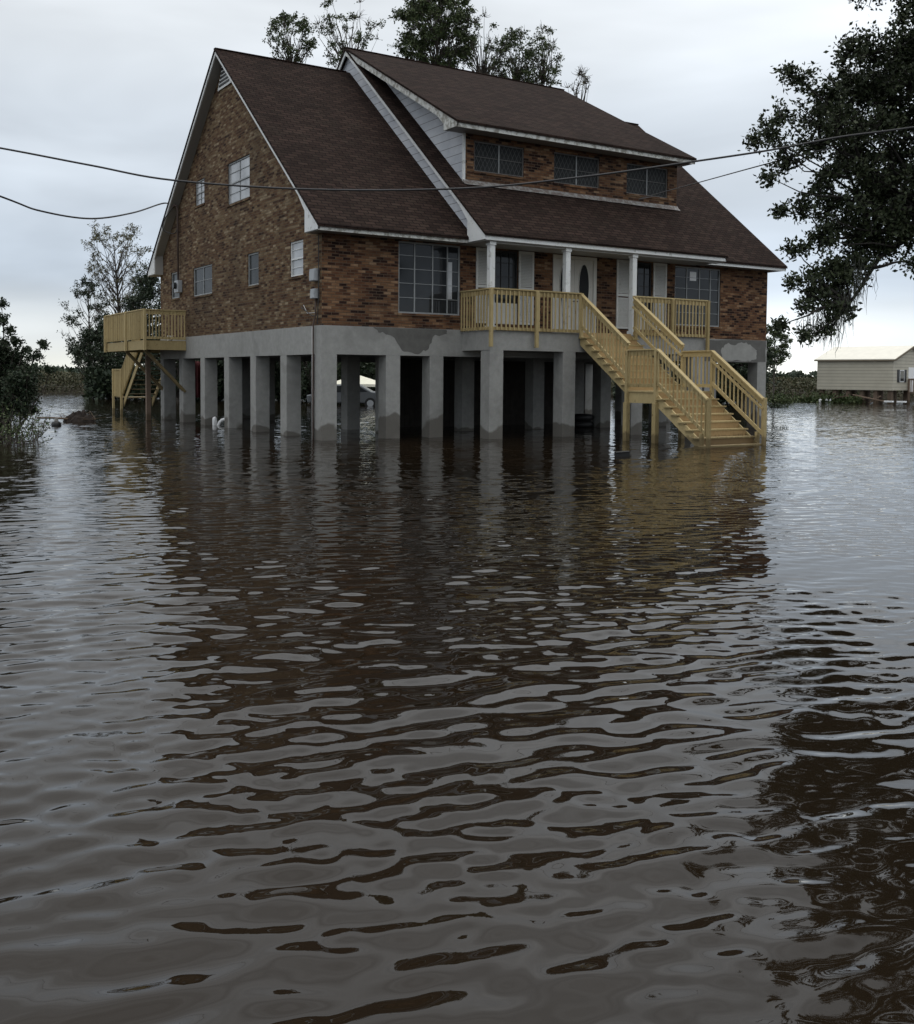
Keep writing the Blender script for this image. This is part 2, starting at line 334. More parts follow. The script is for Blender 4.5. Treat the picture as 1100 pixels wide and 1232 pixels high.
# ------------------------------------------------------------------ water
def water():
    m, nt, b, N, L = mat('flood_water')
    g = N('ShaderNodeNewGeometry')
    b.inputs['Roughness'].default_value = .0; b.inputs['IOR'].default_value = 1.333
    silt = noise(nt, .12, 3, .5)
    L(ramp(nt, silt.outputs['Fac'], [(.35, (.0086, .0062, .0038)), (.65, (.0138, .0092, .0053))]).outputs[0], b.inputs['Base Color'])
    b.inputs['Specular IOR Level'].default_value = .5
    # finest wavelets, and the ripples of the open water beyond the modelled waves, as slopes
    a = WAVE_A
    rot = N('ShaderNodeMapping'); rot.vector_type = 'POINT'; rot.inputs['Rotation'].default_value = (0, 0, -a)
    L(g.outputs['Position'], rot.inputs[0])
    def layer(sx, sy, amp_c, amp_a, detail, off, dist=0.0, rough=.5):
        mp = N('ShaderNodeMapping'); mp.inputs['Scale'].default_value = (sx, sy, 0); mp.inputs['Location'].default_value = off
        L(rot.outputs[0], mp.inputs[0])
        n = N('ShaderNodeTexNoise'); n.inputs['Scale'].default_value = 1; n.inputs['Detail'].default_value = detail; n.inputs['Roughness'].default_value = rough; n.inputs['Distortion'].default_value = dist
        L(mp.outputs[0], n.inputs['Vector'])
        s = N('ShaderNodeSeparateColor'); L(n.outputs['Color'], s.inputs[0])
        return (mathn(nt, 'MULTIPLY', mathn(nt, 'SUBTRACT', s.outputs[0], .5), amp_a), mathn(nt, 'MULTIPLY', mathn(nt, 'SUBTRACT', s.outputs[1], .5), amp_c))
    at = N('ShaderNodeAttribute'); at.attribute_name = 'open_water'; far = at.outputs['Fac']
    F1 = layer(13, 24, .03, .025, 1.5, (3, 7, 0)); F2 = layer(3.4, 8.0, .42, .22, 1, (0, 0, 0)); F3 = layer(9, 19, .26, .20, 1.5, (11, 5, 0))
    sx = mathn(nt, 'ADD', F1[0], mathn(nt, 'MULTIPLY', mathn(nt, 'ADD', F2[0], F3[0]), far))
    sy = mathn(nt, 'ADD', F1[1], mathn(nt, 'MULTIPLY', mathn(nt, 'ADD', F2[1], F3[1]), far))
    ca, sa = math.cos(a), math.sin(a)
    nx = mathn(nt, 'SUBTRACT', mathn(nt, 'MULTIPLY', sx, ca), mathn(nt, 'MULTIPLY', sy, sa))
    ny = mathn(nt, 'ADD', mathn(nt, 'MULTIPLY', sx, sa), mathn(nt, 'MULTIPLY', sy, ca))
    cb = N('ShaderNodeCombineXYZ'); L(nx, cb.inputs[0]); L(ny, cb.inputs[1])
    nm0 = N('ShaderNodeVectorMath'); nm0.operation = 'ADD'; L(g.outputs['Normal'], nm0.inputs[0]); L(cb.outputs[0], nm0.inputs[1])
    nm = N('ShaderNodeVectorMath'); nm.operation = 'NORMALIZE'; L(nm0.outputs[0], nm.inputs[0]); L(nm.outputs[0], b.inputs['Normal'])
    # the surface itself: a sum of short wind waves, modelled as a height field, finest by the road
    rg = np.random.default_rng(42)
    rr = [.6]
    while rr[-1] < 62: rr.append(rr[-1] + .014 + .0011 * rr[-1])
    while rr[-1] < 2600: rr.append(rr[-1] * 1.06)
    rr = np.array(rr); dr = np.gradient(rr)
    th0 = math.atan2(FW.y, FW.x); half = 1.25; nth = 680
    th = np.linspace(th0 - half, th0 + half, nth)
    RR, TH = np.meshgrid(rr, th, indexing='ij')
    X = CAM.x + RR * np.cos(TH); Y = CAM.y + RR * np.sin(TH)
    H = np.zeros_like(X)
    DR = dr[:, None]
    def lowf(seed, sc):
        q = np.random.default_rng(seed); o = np.zeros_like(X)
        for _ in range(7):
            k = 2 * math.pi / (sc * q.uniform(.7, 1.8)); t = q.uniform(0, 6.28); o += np.sin(X * k * math.cos(t) + Y * k * math.sin(t) + q.uniform(0, 6.28))
        return o / 2.6
    def group(n, l0, l1, dirc, spread, slope, mod):
        nonlocal H
        out = np.zeros_like(X)
        for _ in range(n):
            lam = math.exp(rg.uniform(math.log(l0), math.log(l1))); k = 2 * math.pi / lam; t = dirc + rg.normal() * spread
            amp = slope / math.sqrt(n / 2) / k
            wgt = np.clip((lam / DR - 2.2) / 2.5, 0, 1)
            ph = X * k * math.cos(t) + Y * k * math.sin(t) + rg.uniform(0, 6.28)
            out += amp * wgt * np.sin(ph)
        H += out * mod
    wd = WAVE_A + math.pi / 2
    m1 = np.clip(1 + .35 * lowf(1, 5.0), .45, 1.6); m2 = np.clip(1 + .45 * lowf(2, 3.0), .3, 1.9)
    chop = 1 + np.clip((RR - 7) / 14, 0, 1) * .5
    nearf = 1.25 - np.clip((RR - 4.5) / 6, 0, 1) * .66
    group(46, .16, .36, wd, R(22), WS[0], m1 * nearf)
    group(20, .40, .95, wd + R(30), R(18), WS[1], nearf)
    group(36, .10, .24, wd + R(8), R(34), WS[2], m2 * chop)
    fade = np.clip((85 - RR) / 35, 0, 1) * np.clip((half - np.abs(TH - th0)) / .12, 0, 1)
    H *= fade
    nr = len(rr); V = np.stack([X, Y, H], -1).reshape(-1, 3)
    i, j = np.meshgrid(np.arange(nr - 1), np.arange(nth - 1), indexing='ij'); q = (i * nth + j).ravel()
    F = np.stack([q, q + nth, q + nth + 1, q + 1], 1)
    extra = [(CAM.x, CAM.y, 0)]; nb = 24
    tb = np.linspace(th0 + half, th0 + 2 * math.pi - half, nb + 1)[1:-1]
    base = len(V); R0, R1 = rr[0], rr[-1]
    for t in tb: extra += [(CAM.x + R1 * math.cos(t), CAM.y + R1 * math.sin(t), 0)]
    V = np.concatenate([V, np.array(extra)])
    loops = F.ravel().tolist(); starts = list(range(0, len(loops), 4))
    faces_t = []
    c = base
    edge_l = [k * nth + nth - 1 for k in range(nr)]; edge_r = [k * nth for k in range(nr)]
    for k in range(nth - 1): faces_t.append((c, k, k + 1))
    outer = [base + 1 + k for k in range(len(tb))]
    faces_t.append(tuple([c] + edge_l + [outer[0]]))
    for k in range(len(outer) - 1): faces_t.append((c, outer[k], outer[k + 1]))
    faces_t.append(tuple([c, outer[-1]] + edge_r[::-1]))
    for f in faces_t: starts.append(len(loops)); loops += f
    me = bpy.data.meshes.new('water'); me.vertices.add(len(V)); me.vertices.foreach_set('co', V.ravel())
    me.loops.add(len(loops)); me.loops.foreach_set('vertex_index', np.array(loops, dtype=np.int32))
    me.polygons.add(len(starts)); me.polygons.foreach_set('loop_start', np.array(starts, dtype=np.int32)); me.update(calc_edges=True)
    ow = np.ones(len(V), dtype=np.float32); ow[:base] = np.clip(1 - np.clip((60 - RR) / 35, 0, 1) * fade, 0, 1).ravel()
    me.attributes.new('open_water', 'FLOAT', 'POINT').data.foreach_set('value', ow)
    me.materials.append(m); me.shade_smooth()
    o = bpy.data.objects.new('water', me); COL.objects.link(o); tag(o, kind='structure')
WAVE_A = math.atan2(-.5335, .8458) + R(17)
WS = (.066, .040, .050)
water()
gm_ = m_simple('silt_bed', (.08, .055, .03), .9)
tag(MB().quad((-1500, -1500, -.9), (2500, -1500, -.9), (2500, 2500, -.9), (-1500, 2500, -.9)).build('ground', gm_), kind='structure')

# ------------------------------------------------------------------ the house
D, W = 14.7, 17.25
ZB, ZBB, OV, EV, ZE, ZF, ZR = 3.08, 2.31, .32, .5, 5.70, 5.515, 12.15
XC0, XC1, YP, ZP, ZCR = 4.29, 13.69, -1.36, 5.735, 12.95
YM = D / 2
S1 = (ZR - ZE) / (YM + EV); S2 = (ZCR - ZP) / (YM - YP)
roof_z = lambda y: ZE + (min(y, D - y) + EV) * S1
cen_z = lambda y: ZP + (min(y, D - y) - YP) * S2
house = thing('brick_house', (W / 2, YM, 0), 'raised brown brick house with dark shingle roof standing on concrete piers in floodwater', 'house')

def wall(mb, axis, pos, u0, u1, z0, top, holes, inward, extra=()):
    """wall on plane axis=pos with rectangular holes (a,b,z0,z1) and reveals going inward"""
    br = sorted({u0, u1, *[h[0] for h in holes], *[h[1] for h in holes], *extra})
    P = (lambda u, z, d=0: (pos + d, u, z)) if axis == 'x' else (lambda u, z, d=0: (u, pos + d, z))
    flip = (axis == 'x') != (inward < 0)
    def q(a, b, c, d):
        mb.quad(*( (a, d, c, b) if flip else (a, b, c, d) ))
    for a, b in zip(br, br[1:]):
        m = (a + b) / 2
        hs = sorted([h for h in holes if h[0] <= m <= h[1]], key=lambda h: h[2])
        zc = z0
        for h in hs:
            q(P(a, zc), P(b, zc), P(b, h[2]), P(a, h[2])); zc = h[3]
        q(P(a, zc), P(b, zc), P(b, top(b)), P(a, top(a)))
    for (a, b, c, d) in holes:
        t = inward
        for A, B in (((a, c), (b, c)), ((b, c), (b, d)), ((b, d), (a, d)), ((a, d), (a, c))):
            mb.quad(P(*A), P(*B), P(*B, t), P(*A, t))

def window(parent, axis, pos, a, b, c, d, cols, rows, glass, fw=.045, depth=.1, out=-1, thick=(), rail=False, name='window', framemat=None, sill=True):
    """one window: frame with bars, pane and sill, set inside its opening. out=-1: outside is towards lower axis value"""
    fm = framemat or ALU
    B = (lambda mb, u0, u1, z0, z1, p0, p1: mb.box(*sorted((pos + p0, pos + p1)), u0, u1, z0, z1)) if axis == 'x' else (lambda mb, u0, u1, z0, z1, p0, p1: mb.box(u0, u1, *sorted((pos + p0, pos + p1)), z0, z1))
    i = -out
    f = MB(); p0, p1 = .035 * i, .075 * i
    B(f, a, b, d - fw, d, p0, p1); B(f, a, b, c, c + fw, p0, p1); B(f, a, a + fw, c + fw, d - fw, p0, p1); B(f, b - fw, b, c + fw, d - fw, p0, p1)
    for u in cols:
        t = .018 if u in thick or -1 in thick else .008
        B(f, u - t, u + t, c + fw, d - fw, .045 * i, .072 * i)
    for z in rows:
        B(f, a + fw, b - fw, z - .008, z + .008, .048 * i, .070 * i)
    if rail:
        zm = (c + d) / 2; B(f, a + fw, b - fw, zm - .022, zm + .022, .03 * i, .0735 * i)
    w_ = f.build(name, fm, parent)
    g = MB(); B(g, a + .01, b - .01, c + .01, d - .01, .066 * i, .085 * i); g.build('pane', glass, w_)
    if sill:
        s = MB(); B(s, a - .04, b + .04, c - .07, c - .002, -.035 * i, .06 * i); s.build('sill', BRICK_G if axis == 'x' else BRICK_F, w_)
    return w_

# --- concrete frame and piers
hb = MB()
hb.box(0, .45, 0, D, ZBB, ZB)
hb.box(.45, XC0 + .14, 0, .45, ZBB, ZB); hb.box(XC0 + .14, 12.72, .003, .45, ZBB, ZB); hb.box(12.72, W, 0, .45, ZBB, ZB)
hb.box(W - .45, W, .45, D, ZBB, ZB); hb.box(.45, W - .45, D - .45, D, ZBB, ZB)
for yy in (2.37, 4.75, 7.12, 9.5, 11.9): hb.box(.45, W - .45, yy, yy + .4, ZBB + .05, ZB - .2)
hb.build('concrete_beam', CONC, house)
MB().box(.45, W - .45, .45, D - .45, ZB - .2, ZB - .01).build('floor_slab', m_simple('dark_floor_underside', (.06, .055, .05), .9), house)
pb = MB(); pb.box(XC0 + .14, 12.72, -1.42, 0, 2.48, 3.03); pb.build('porch_slab', CONC, house)
CONCW = m_simple('damp_concrete', (.115, .113, .106), .8, .18, 4, bmp=.3); CONCD = m_simple('fresh_patch_concrete', (.30, .30, .285), .85, .12, 3, bmp=.3)
def patch(name, pts_, y, m, t=.003):
    r_ = np.random.default_rng(len(pts_)); P = []
    for i, (a, b_) in enumerate(pts_):
        c, d = pts_[(i + 1) % len(pts_)]
        for k in range(5):
            tt = k / 5; j = .02 if k else 0
            P.append((a + (c - a) * tt + r_.normal() * j, y, min(3.075, max(2.315, b_ + (d - b_) * tt + r_.normal() * j))))
    MB().prism(P, (0, -t, 0)).build(name, m, house)
patch('seep_stain', [(1.55, 3.07), (1.75, 2.92), (2.2, 2.8), (2.45, 2.45), (2.95, 2.35), (3.3, 2.5), (3.45, 2.85), (3.95, 2.95), (3.9, 3.07)], 0, CONCW)
patch('seep_stain', [(13.0, 3.07), (13.0, 2.33), (15.2, 2.33), (17.2, 2.33), (17.2, 3.07)], 0, CONCW)
patch('fresh_patch', [(15.05, 2.35), (14.95, 2.7), (15.25, 2.92), (15.7, 2.9), (15.95, 3.0), (16.4, 2.93), (16.75, 2.72), (16.72, 2.42), (16.2, 2.34)], -.003, CONCD)
gy = [0.0, 2.37, 4.75, 7.1, 9.5, 11.9, 14.25]
def pier(x, y, s=.45, top=ZBB, sy=None):
    MB().box(x, x + s, y, y + (sy or s), -.9, top).build('pillar', CONC, house, bevel=.012)
for y in gy: pier(0, y, .455)
for x in (1.95, 3.36): pier(x, 0)
for x in (4.445, 7.02, 9.66, 12.2): pier(x, -1.42, .46, 2.48)
for x in (14.2, W - .455): pier(x, 0)
for y in gy[1:]:
    for x in ((3.1, 5.96, 8.75, 11.65, 14.3, W - .455)):
        if (y > 3 and x in (5.96, 8.75, 11.65)) or (y == 4.75 and x == 14.3): continue
        pier(x, y, .46 if x < 15 else .455, ZBB + .05 if x < 15 else ZBB)

# --- brick walls
fl = MB(); topw = ZF - .005
HF = [(2.34, 4.37, 3.49, 5.48), (5.52, 6.40, 3.30, 5.46), (7.70, 9.41, 3.09, 5.47), (10.88, 11.76, 3.30, 5.46), (12.78, 14.90, 3.49, 5.45)]
wall(fl, 'y', .02, .02, W - .02, ZB, lambda u: topw + .1, HF, .12)
fl.build('front_wall', BRICK_F, house)
gw = MB(); HG = [(5.26, 7.19, 7.18, 8.50), (9.5, 10.45, 7.58, 8.44), (8.75, 10.75, 4.47, 5.46), (4.54, 5.47, 4.47, 5.46), (1.24, 2.16, 4.50, 5.48), (12.33, 13.33, 4.54, 5.5)]
HG = [(5.62, 6.84, 7.18, 8.51) if h[0] == 5.26 else h for h in HG]
HG[0] = (5.26, 7.19, 7.19, 8.50)
wall(gw, 'x', .02, .02, D - .02, ZB, lambda y: roof_z(y) - .10, HG, .12, extra=(YM,))
gw.build('gable_wall', BRICK_G, house)
g2 = MB(); wall(g2, 'x', W - .02, .02, D - .02, ZB, lambda y: roof_z(y) - .10, [], -.12, extra=(YM,)); g2.build('gable_wall', BRICK_G, house)
rw = MB(); wall(rw, 'y', D - .02, .02, W - .02, ZB, lambda u: topw + .1, [], -.12); rw.build('rear_wall', BRICK_F, house)
# gable windows
window(house, 'x', .02, 5.26, 7.19, 7.19, 8.50, [6.225], [7.52, 8.18], GLASSB, rail=True, framemat=ALU)
window(house, 'x', .02, 9.5, 10.45, 7.58, 8.44, [9.98], [7.80, 8.22], GLASSB, rail=True)
window(house, 'x', .02, 8.75, 10.75, 4.47, 5.46, [9.75], [4.98], GLASSG, thick=(9.75,))
window(house, 'x', .02, 4.54, 5.47, 4.47, 5.46, [], [4.98], GLASSG)
window(house, 'x', .02, 1.24, 2.16, 4.50, 5.48, [], [4.75, 5.25], GLASSB, rail=True, framemat=WHITE)
window(house, 'x', .02, 12.33, 13.33, 4.54, 5.5, [], [5.0], GLASSG)
# front windows
w1 = window(house, 'y', .02, *HF[0], [2.88, 3.47, 3.96], [3.93, 4.33, 4.73, 5.10], GLASS, thick=(-1,))
w4 = window(house, 'y', .02, *HF[4], [13.36, 13.95, 14.46], [3.93, 4.33, 4.73, 5.10], GLASS, thick=(-1,))
MB().box(3.98, 4.12, .072, .0755, 3.95, 5.0).build('curtain', GLASSB, w1)
MB().box(13.5, 13.8, .0725, .0755, 5.0, 5.3).build('notice', PVC, w4)
for x0, x1 in ((5.52, 6.40), (10.88, 11.76)):
    ww = window(house, 'y', .02, x0, x1, 3.92, 5.46, [x0 + .3, x0 + .6], [4.3, 4.7, 5.1], GLASS, fw=.05, sill=False, framemat=BLACK)
    MB().box(x0, x1, .045, .1, 3.30, 3.918).build('lower_panel', SHUT, ww)
# dormer windows get cut into the dormer wall
YD, ZDE = .735, 9.09
S3 = (ZCR - ZDE) / (YM - .12)
dz = lambda y: ZDE + (y - .12) * S3
HD = [(5.28, 7.10, 7.83, 8.72), (8.25, 10.08, 7.80, 8.75), (11.24, 13.06, 7.77, 8.75)]
dw = MB(); wall(dw, 'y', YD, 4.91, 13.47, 7.2, lambda u: 9.2, HD, .12); dwo = dw.build('dormer_wall', BRICK_F, house)
for h in HD:
    m_ = (h[0] + h[1]) / 2
    wq = window(house, 'y', YD, *h, [], [(h[2] + h[3]) / 2], GLASSD, fw=.035, framemat=OLDM); MB().box(m_ - .016, m_ + .016, YD + .03, YD + .0655, h[2] + .03, h[3] - .03).build('mullion', ALU, wq)
fl_ = MB(); fl_.prism([(4.87, YD - .012, 7.46), (4.87, YD - .012, 7.545), (4.87, YD - .07, 7.47), (4.87, YD - .16, 7.385)], (8.64, 0, 0)); fl_.build('flashing', m_paint('lead_flashing', (.30, .30, .29), (.10, .07, .06), .8, .42, .55), house)
# dormer cheeks
for x in (4.91, 13.47 - .1):
    pts = [(x, YD + .005, cen_z(YD) - .1), (x, YD + .005, dz(YD) - .1), (x, YM, ZCR - .12)]
    ck = MB().prism(pts, (.1, 0, 0)); ck.build('dormer_cheek', SIDING, house)
MB().box(4.895, 4.96, YD - .015, YD + .06, 7.5, 8.95).build('corner_board', WHITE, house)
# centre section side walls (the siding strip above the main roof)
for x in (XC0 + .16, XC1 - .26):
    pts = [(x, -.46, roof_z(-.46) - .05), (x, -.46, cen_z(-.46) - .09), (x, YM, ZCR - .12), (x, D + .3, cen_z(D + .3) - .09), (x, D + .3, roof_z(D + .3) - .05), (x, YM, ZR - .08)]
    MB().prism(pts[:3] + [pts[5]], (.1, 0, 0)).build('siding_strip', SIDING, house)
    MB().prism([pts[2], pts[3], pts[4], pts[5]], (.1, 0, 0)).build('siding_strip', SIDING, house)

# --- roofs: sloping decks with real thickness
def slope(mb, x0, x1, y0, z0, y1, z1, t=.07):
    mb.prism([(x0, y0, z0), (x0, y1, z1), (x0, y1, z1 - t), (x0, y0, z0 - t)], (x1 - x0, 0, 0))
rf = MB()
o_ = .03
slope(rf, -OV - o_, W + OV + o_, -EV - .04, ZE - .04 * S1, YM, ZR)
slope(rf, -OV - o_, W + OV + o_, D + EV + .04, ZE - .04 * S1, YM, ZR)
roof = rf.build('roof', SHINGLE, house)
rc = MB()
slope(rc, XC0 - .03, XC1 + .03, YP - .04, ZP - .04 * S2, YM, ZCR - .004)
slope(rc, XC0 - .03, XC1 + .03, D - YP + .04, ZP - .04 * S2, YM, ZCR - .004)
rc.build('centre_roof', SHINGLE, house)
rd = MB(); slope(rd, XC0 - .035, XC1 + .035, .08, ZDE - .04 * S3, YM, ZCR + .012)
rd.build('dormer_roof', SHINGLE, house)
rg = MB()
rg.bar((-OV - o_, YM, ZR - .01), (XC0, YM, ZR - .01), .16, .03); rg.bar((XC1, YM, ZR - .01), (W + OV + o_, YM, ZR - .01), .16, .03)
rg.bar((XC0 - .035, YM, ZCR + .005), (XC1 + .035, YM, ZCR + .005), .18, .03)
rg.build('ridge_cap', SHINGLE, house)

# --- fascias, rake boards, soffits
def eave_fascia(x0, x1, y, z1, z0, m, name='fascia', t=.03, s=1):
    MB().box(x0, x1, min(y, y + t * s), max(y, y + t * s), z0, z1).build(name, m, house)
eave_fascia(-OV, XC0 + .02, -EV, ZE - .072, ZF - .01, PEEL)
eave_fascia(XC1 + .0, W + OV, -EV, ZE - .072, ZF - .01, WHITE)
eave_fascia(XC0 + .03, XC1, YP, ZP - .072, 5.52, WHITE)
eave_fascia(-OV, W + OV, D + EV, ZE - .072, ZF - .01, WHITE, s=-1)
eave_fascia(XC0, XC1, .12, ZDE - .072, 8.88, PEEL, t=.035)
def rake(x, ya, za, yb, zb, width, m, name='rake_board', t=.035, sx=1, box=None):
    """sloping barge board under the roof edge from eave (ya,za) to ridge (yb,zb)"""
    k = .072
    P = [(x, ya, za - k), (x, yb, zb - k), (x, yb, zb - k - width), (x, ya, za - k - width)]
    if box:   # boxed return at the eave: (y_in, z_bottom)
        yi, zb_ = box
        sl = (zb - za) / (yb - ya); zi = za + (yi - ya) * sl - k - width
        P = [(x, ya, za - k), (x, yb, zb - k), (x, yb, zb - k - width), (x, yi + (yb - yi) * .06, zi + (yb - yi) * .06 * sl), (x, yi, zi - .12), (x, yi, zb_), (x, ya, zb_ - .0)]
    MB().prism(P, (t * sx, 0, 0)).build(name, m, house)
for x, sx in ((-OV, 1), (W + OV, -1)):
    rake(x, -EV, ZE, YM, ZR, .13, WHITE, sx=sx, box=(.38, ZF + .02))
    rake(x, D + EV, ZE, YM, ZR, .13, WHITE, sx=sx, box=(D - .38, ZF + .02))
rake(XC0, YP, ZP, YM, ZCR, .14, WHITE, sx=1, box=(-.45, 5.53))
rake(XC0, D - YP, ZP, YM, ZCR, .14, WHITE, sx=1)
rake(XC1, YP, ZP, YM, ZCR, .14, WHITE, sx=-1, box=(-.45, 5.53))
rake(XC0 - .006, .12, ZDE, YM, ZCR + .012, .20, PEEL, sx=1, box=(.86, 8.90))
rake(XC1 + .006, .12, ZDE, YM, ZCR + .012, .20, PEEL, sx=-1, box=(.86, 8.90))
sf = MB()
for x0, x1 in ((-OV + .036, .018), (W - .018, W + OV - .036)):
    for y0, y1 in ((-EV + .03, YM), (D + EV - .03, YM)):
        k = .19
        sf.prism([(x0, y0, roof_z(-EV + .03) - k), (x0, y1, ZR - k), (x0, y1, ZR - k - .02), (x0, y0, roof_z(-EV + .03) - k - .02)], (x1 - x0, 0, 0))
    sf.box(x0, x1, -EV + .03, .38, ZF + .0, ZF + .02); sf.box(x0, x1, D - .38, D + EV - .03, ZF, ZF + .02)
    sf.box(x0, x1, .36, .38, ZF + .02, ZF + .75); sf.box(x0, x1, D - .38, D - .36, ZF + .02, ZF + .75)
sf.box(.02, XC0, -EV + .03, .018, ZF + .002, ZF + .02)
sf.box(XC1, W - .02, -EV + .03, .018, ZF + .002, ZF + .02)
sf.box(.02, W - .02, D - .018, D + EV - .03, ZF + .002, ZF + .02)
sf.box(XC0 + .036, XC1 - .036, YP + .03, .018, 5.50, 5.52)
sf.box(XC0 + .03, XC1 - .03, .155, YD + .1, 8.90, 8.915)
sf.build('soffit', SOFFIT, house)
# gable louvre
vt = MB(); vt.prism([(.0, 6.72, 10.98), (.0, 7.98, 10.98), (.0, YM, 12.0)], (-.03, 0, 0)); vo = vt.build('gable_vent', WHITE, house)
ls = MB()
for i in range(7):
    z = 11.06 + i * .12; hw = .52 * (1 - (z - 10.98) / 1.0)
    if hw > .05: ls.box(-.045, -.031, YM - hw, YM + hw, z, z + .072)
ls.build('louvre_gap', BLACK, vo)

# --- porch: columns, doors, shutters, railing
for x in (4.53, 7.20, 9.78):
    c = MB(); c.box(x, x + .17, -1.27, -1.10, 3.17, 5.40); co = c.build('porch_column', WHITE, house, bevel=.012)
    MB().box(x - .02, x + .19, -1.29, -1.08, 5.40, 5.499).build('capital', WHITE, co)
    MB().box(x - .03, x + .20, -1.30, -1.07, 3.03, 3.17).build('column_base', WHITE, co)
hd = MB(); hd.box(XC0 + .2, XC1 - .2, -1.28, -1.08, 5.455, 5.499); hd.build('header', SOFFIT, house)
for x0, x1 in ((4.90, 5.45), (6.42, 6.97), (10.24, 10.80), (11.80, 12.38)):
    s = MB(); z0, z1 = 3.30, 5.48; ya, yb = -.02, .015
    s.box(x0, x0 + .06, ya, yb, z0, z1); s.box(x1 - .06, x1, ya, yb, z0, z1); s.box(x0 + .06, x1 - .06, ya, yb, z1 - .07, z1); s.box(x0 + .06, x1 - .06, ya, yb, z0, z0 + .08); s.box(x0 + .06, x1 - .06, ya, yb, 4.33, 4.41)
    so_ = s.build('shutter', SHUT, house)
    l = MB(); z = z0 + .09
    while z < z1 - .09:
        if not 4.28 < z < 4.42: l.quad((x0 + .06, ya + .002, z), (x1 - .06, ya + .002, z), (x1 - .06, yb - .008, z + .045), (x0 + .06, yb - .008, z + .045))
        z += .045
    l.build('louvre', SHUT, so_)
dr = MB(); dr.box(7.70, 7.82, -.01, .10, 3.09, 5.47); dr.box(9.29, 9.41, -.01, .10, 3.09, 5.47); dr.box(7.82, 9.29, -.01, .10, 5.37, 5.47); dr.build('door_frame', DOORP, house)
def oval(cx, cz, rx, rz, y0, y1, n=28): return [(cx + rx * math.cos(2 * math.pi * i / n), y0, cz + rz * math.sin(2 * math.pi * i / n)) for i in range(n)]
for x0, x1 in ((7.82, 8.55), (8.56, 9.29)):
    cx = (x0 + x1) / 2
    d_ = MB().box(x0, x1, .03, .075, 3.10, 5.365).build('door', DOORP, house)
    MB().prism(oval(cx, 4.55, .19, .68, .012, 0), (0, .017, 0)).build('oval_light', GLASSO, d_)
    rim = MB(); P = oval(cx, 4.55, .205, .70, .022, 0); rim.tube(P + [P[0]], .016, 6, False); rim.build('moulding', DOORP, d_, smooth=True)
    hx = x1 - .06 if x0 < 8 else x0 + .06
    MB().tube([(hx, .03, 4.08), (hx, -.03, 4.08), (hx, -.05, 4.08)], [.012, .012, .028], 8).build('handle', PIPE, d_)

def railing(parent, a, b, ztop, zbot, cap=True, posts=(), post_drop=.5, n=None, sp=.14, band=.14, extra_rail=False, mt=None, outv=(0, -1, 0), name='railing'):
    """railing from a to b (x,y); ztop, zbot are (at a, at b). Balusters, bottom rail, top band and posts are pieces of it"""
    mt = mt or WOOD
    a = Vector((a[0], a[1], 0)); b = Vector((b[0], b[1], 0)); d = b - a; Ln = d.length
    up = Vector((0, 0, 1))
    A = a + up * (ztop[0]); B = b + up * (ztop[1]); ov = Vector(outv)
    m = MB(); m.bar(A - up * (band / 2 + .04), B - up * (band / 2 + .04), .04, band)
    r = m.build(name, mt, parent)
    if cap: MB().bar(A - up * .02 , B - up * .02, .13, .036).build('cap_rail', mt, r)
    MB().bar(a + up * (zbot[0] + .05), b + up * (zbot[1] + .05), .04, .09).build('bottom_rail', mt, r)
    n = n or max(2, int(Ln / sp))
    for i in range(n):
        t = (i + .5) / n + random.uniform(-.004, .004); p = a + d * t; zt = ztop[0] + (ztop[1] - ztop[0]) * t; zb_ = zbot[0] + (zbot[1] - zbot[0]) * t
        q = p + ov * .04
        MB().bar(q + up * (zb_ + .01), q + up * (zt - .06), .034, .034, up=(d.normalized())).build('baluster', mt, r)
    for (t, z0, zt2) in posts:
        p = a + d * t + ov * .065; 
        MB().box(p.x - .045, p.x + .045, p.y - .045, p.y + .045, z0, zt2).build('post', mt, r, bevel=.004)
    return r
# porch railings (fixed to the slab edge)
railing(house, (4.40, 0.0), (4.40, -1.45), (4.19, 4.19), (3.03, 3.03), posts=(), outv=(-1, 0, 0))
railing(house, (4.40, -1.47), (7.60, -1.47), (4.20, 4.20), (3.03, 3.03), posts=((.0, 2.57, 4.16), (.49, 2.57, 4.16), (.995, 2.9, 4.18)))
railing(house, (9.66, -1.47), (12.74, -1.47), (4.22, 4.22), (3.03, 3.03), posts=((.01, 2.9, 4.19), (.5, 2.95, 4.18), (1.0, 2.62, 4.2)))

# --- front staircase: two straight flights with a landing
st = thing('porch_staircase', (8.6, -4.0, 0), 'new yellow pine staircase with landing leading down from the porch into the water', 'staircase')
XL, XR = 7.62, 9.62
Y0, Y1, Y2, Y3 = -1.45, -3.55, -4.74, -6.58
ZT, ZL = 3.10, 1.38
def flight(ya, za, yb, n, rise):
    run = (ya - yb) / (n - 1)
    for i in range(n - 1):
        z = za - (i + 1) * rise; y = ya - i * run
        MB().box(XL - .07, XR + .03, y - run - .02, y + .0, z - .038, z).build('tread', WOOD, st)
    for i in range(n):
        z = za - i * rise; y = ya - i * run
        MB().box(XL + .041, XR - .04, y - .003, y + .017, z - rise + .002, z - .04).build('riser', WOODR, st)
    sl = rise / run
    for x in (XL, XR - .04):
        L_ = ya - yb
        MB().prism([(x, ya, za - .05 - .04), (x, yb - .02, za - sl * L_ - .09), (x, yb - .02, za - sl * L_ - .34), (x, ya, za - .42)], (.04, 0, 0)).build('stringer', WOOD, st)
flight(Y0, ZT, Y1, 9, (ZT - ZL) / 9)
flight(Y2, ZL, Y3 - .27, 9, .193)
lf = MB()
for i in range(8):
    y = Y1 - .145 * i - .004; lf.box(XL - .03, XR + .05, max(y - .141, Y2), y, ZL - .036, ZL)
lf.build('landing_deck', WOOD, st)
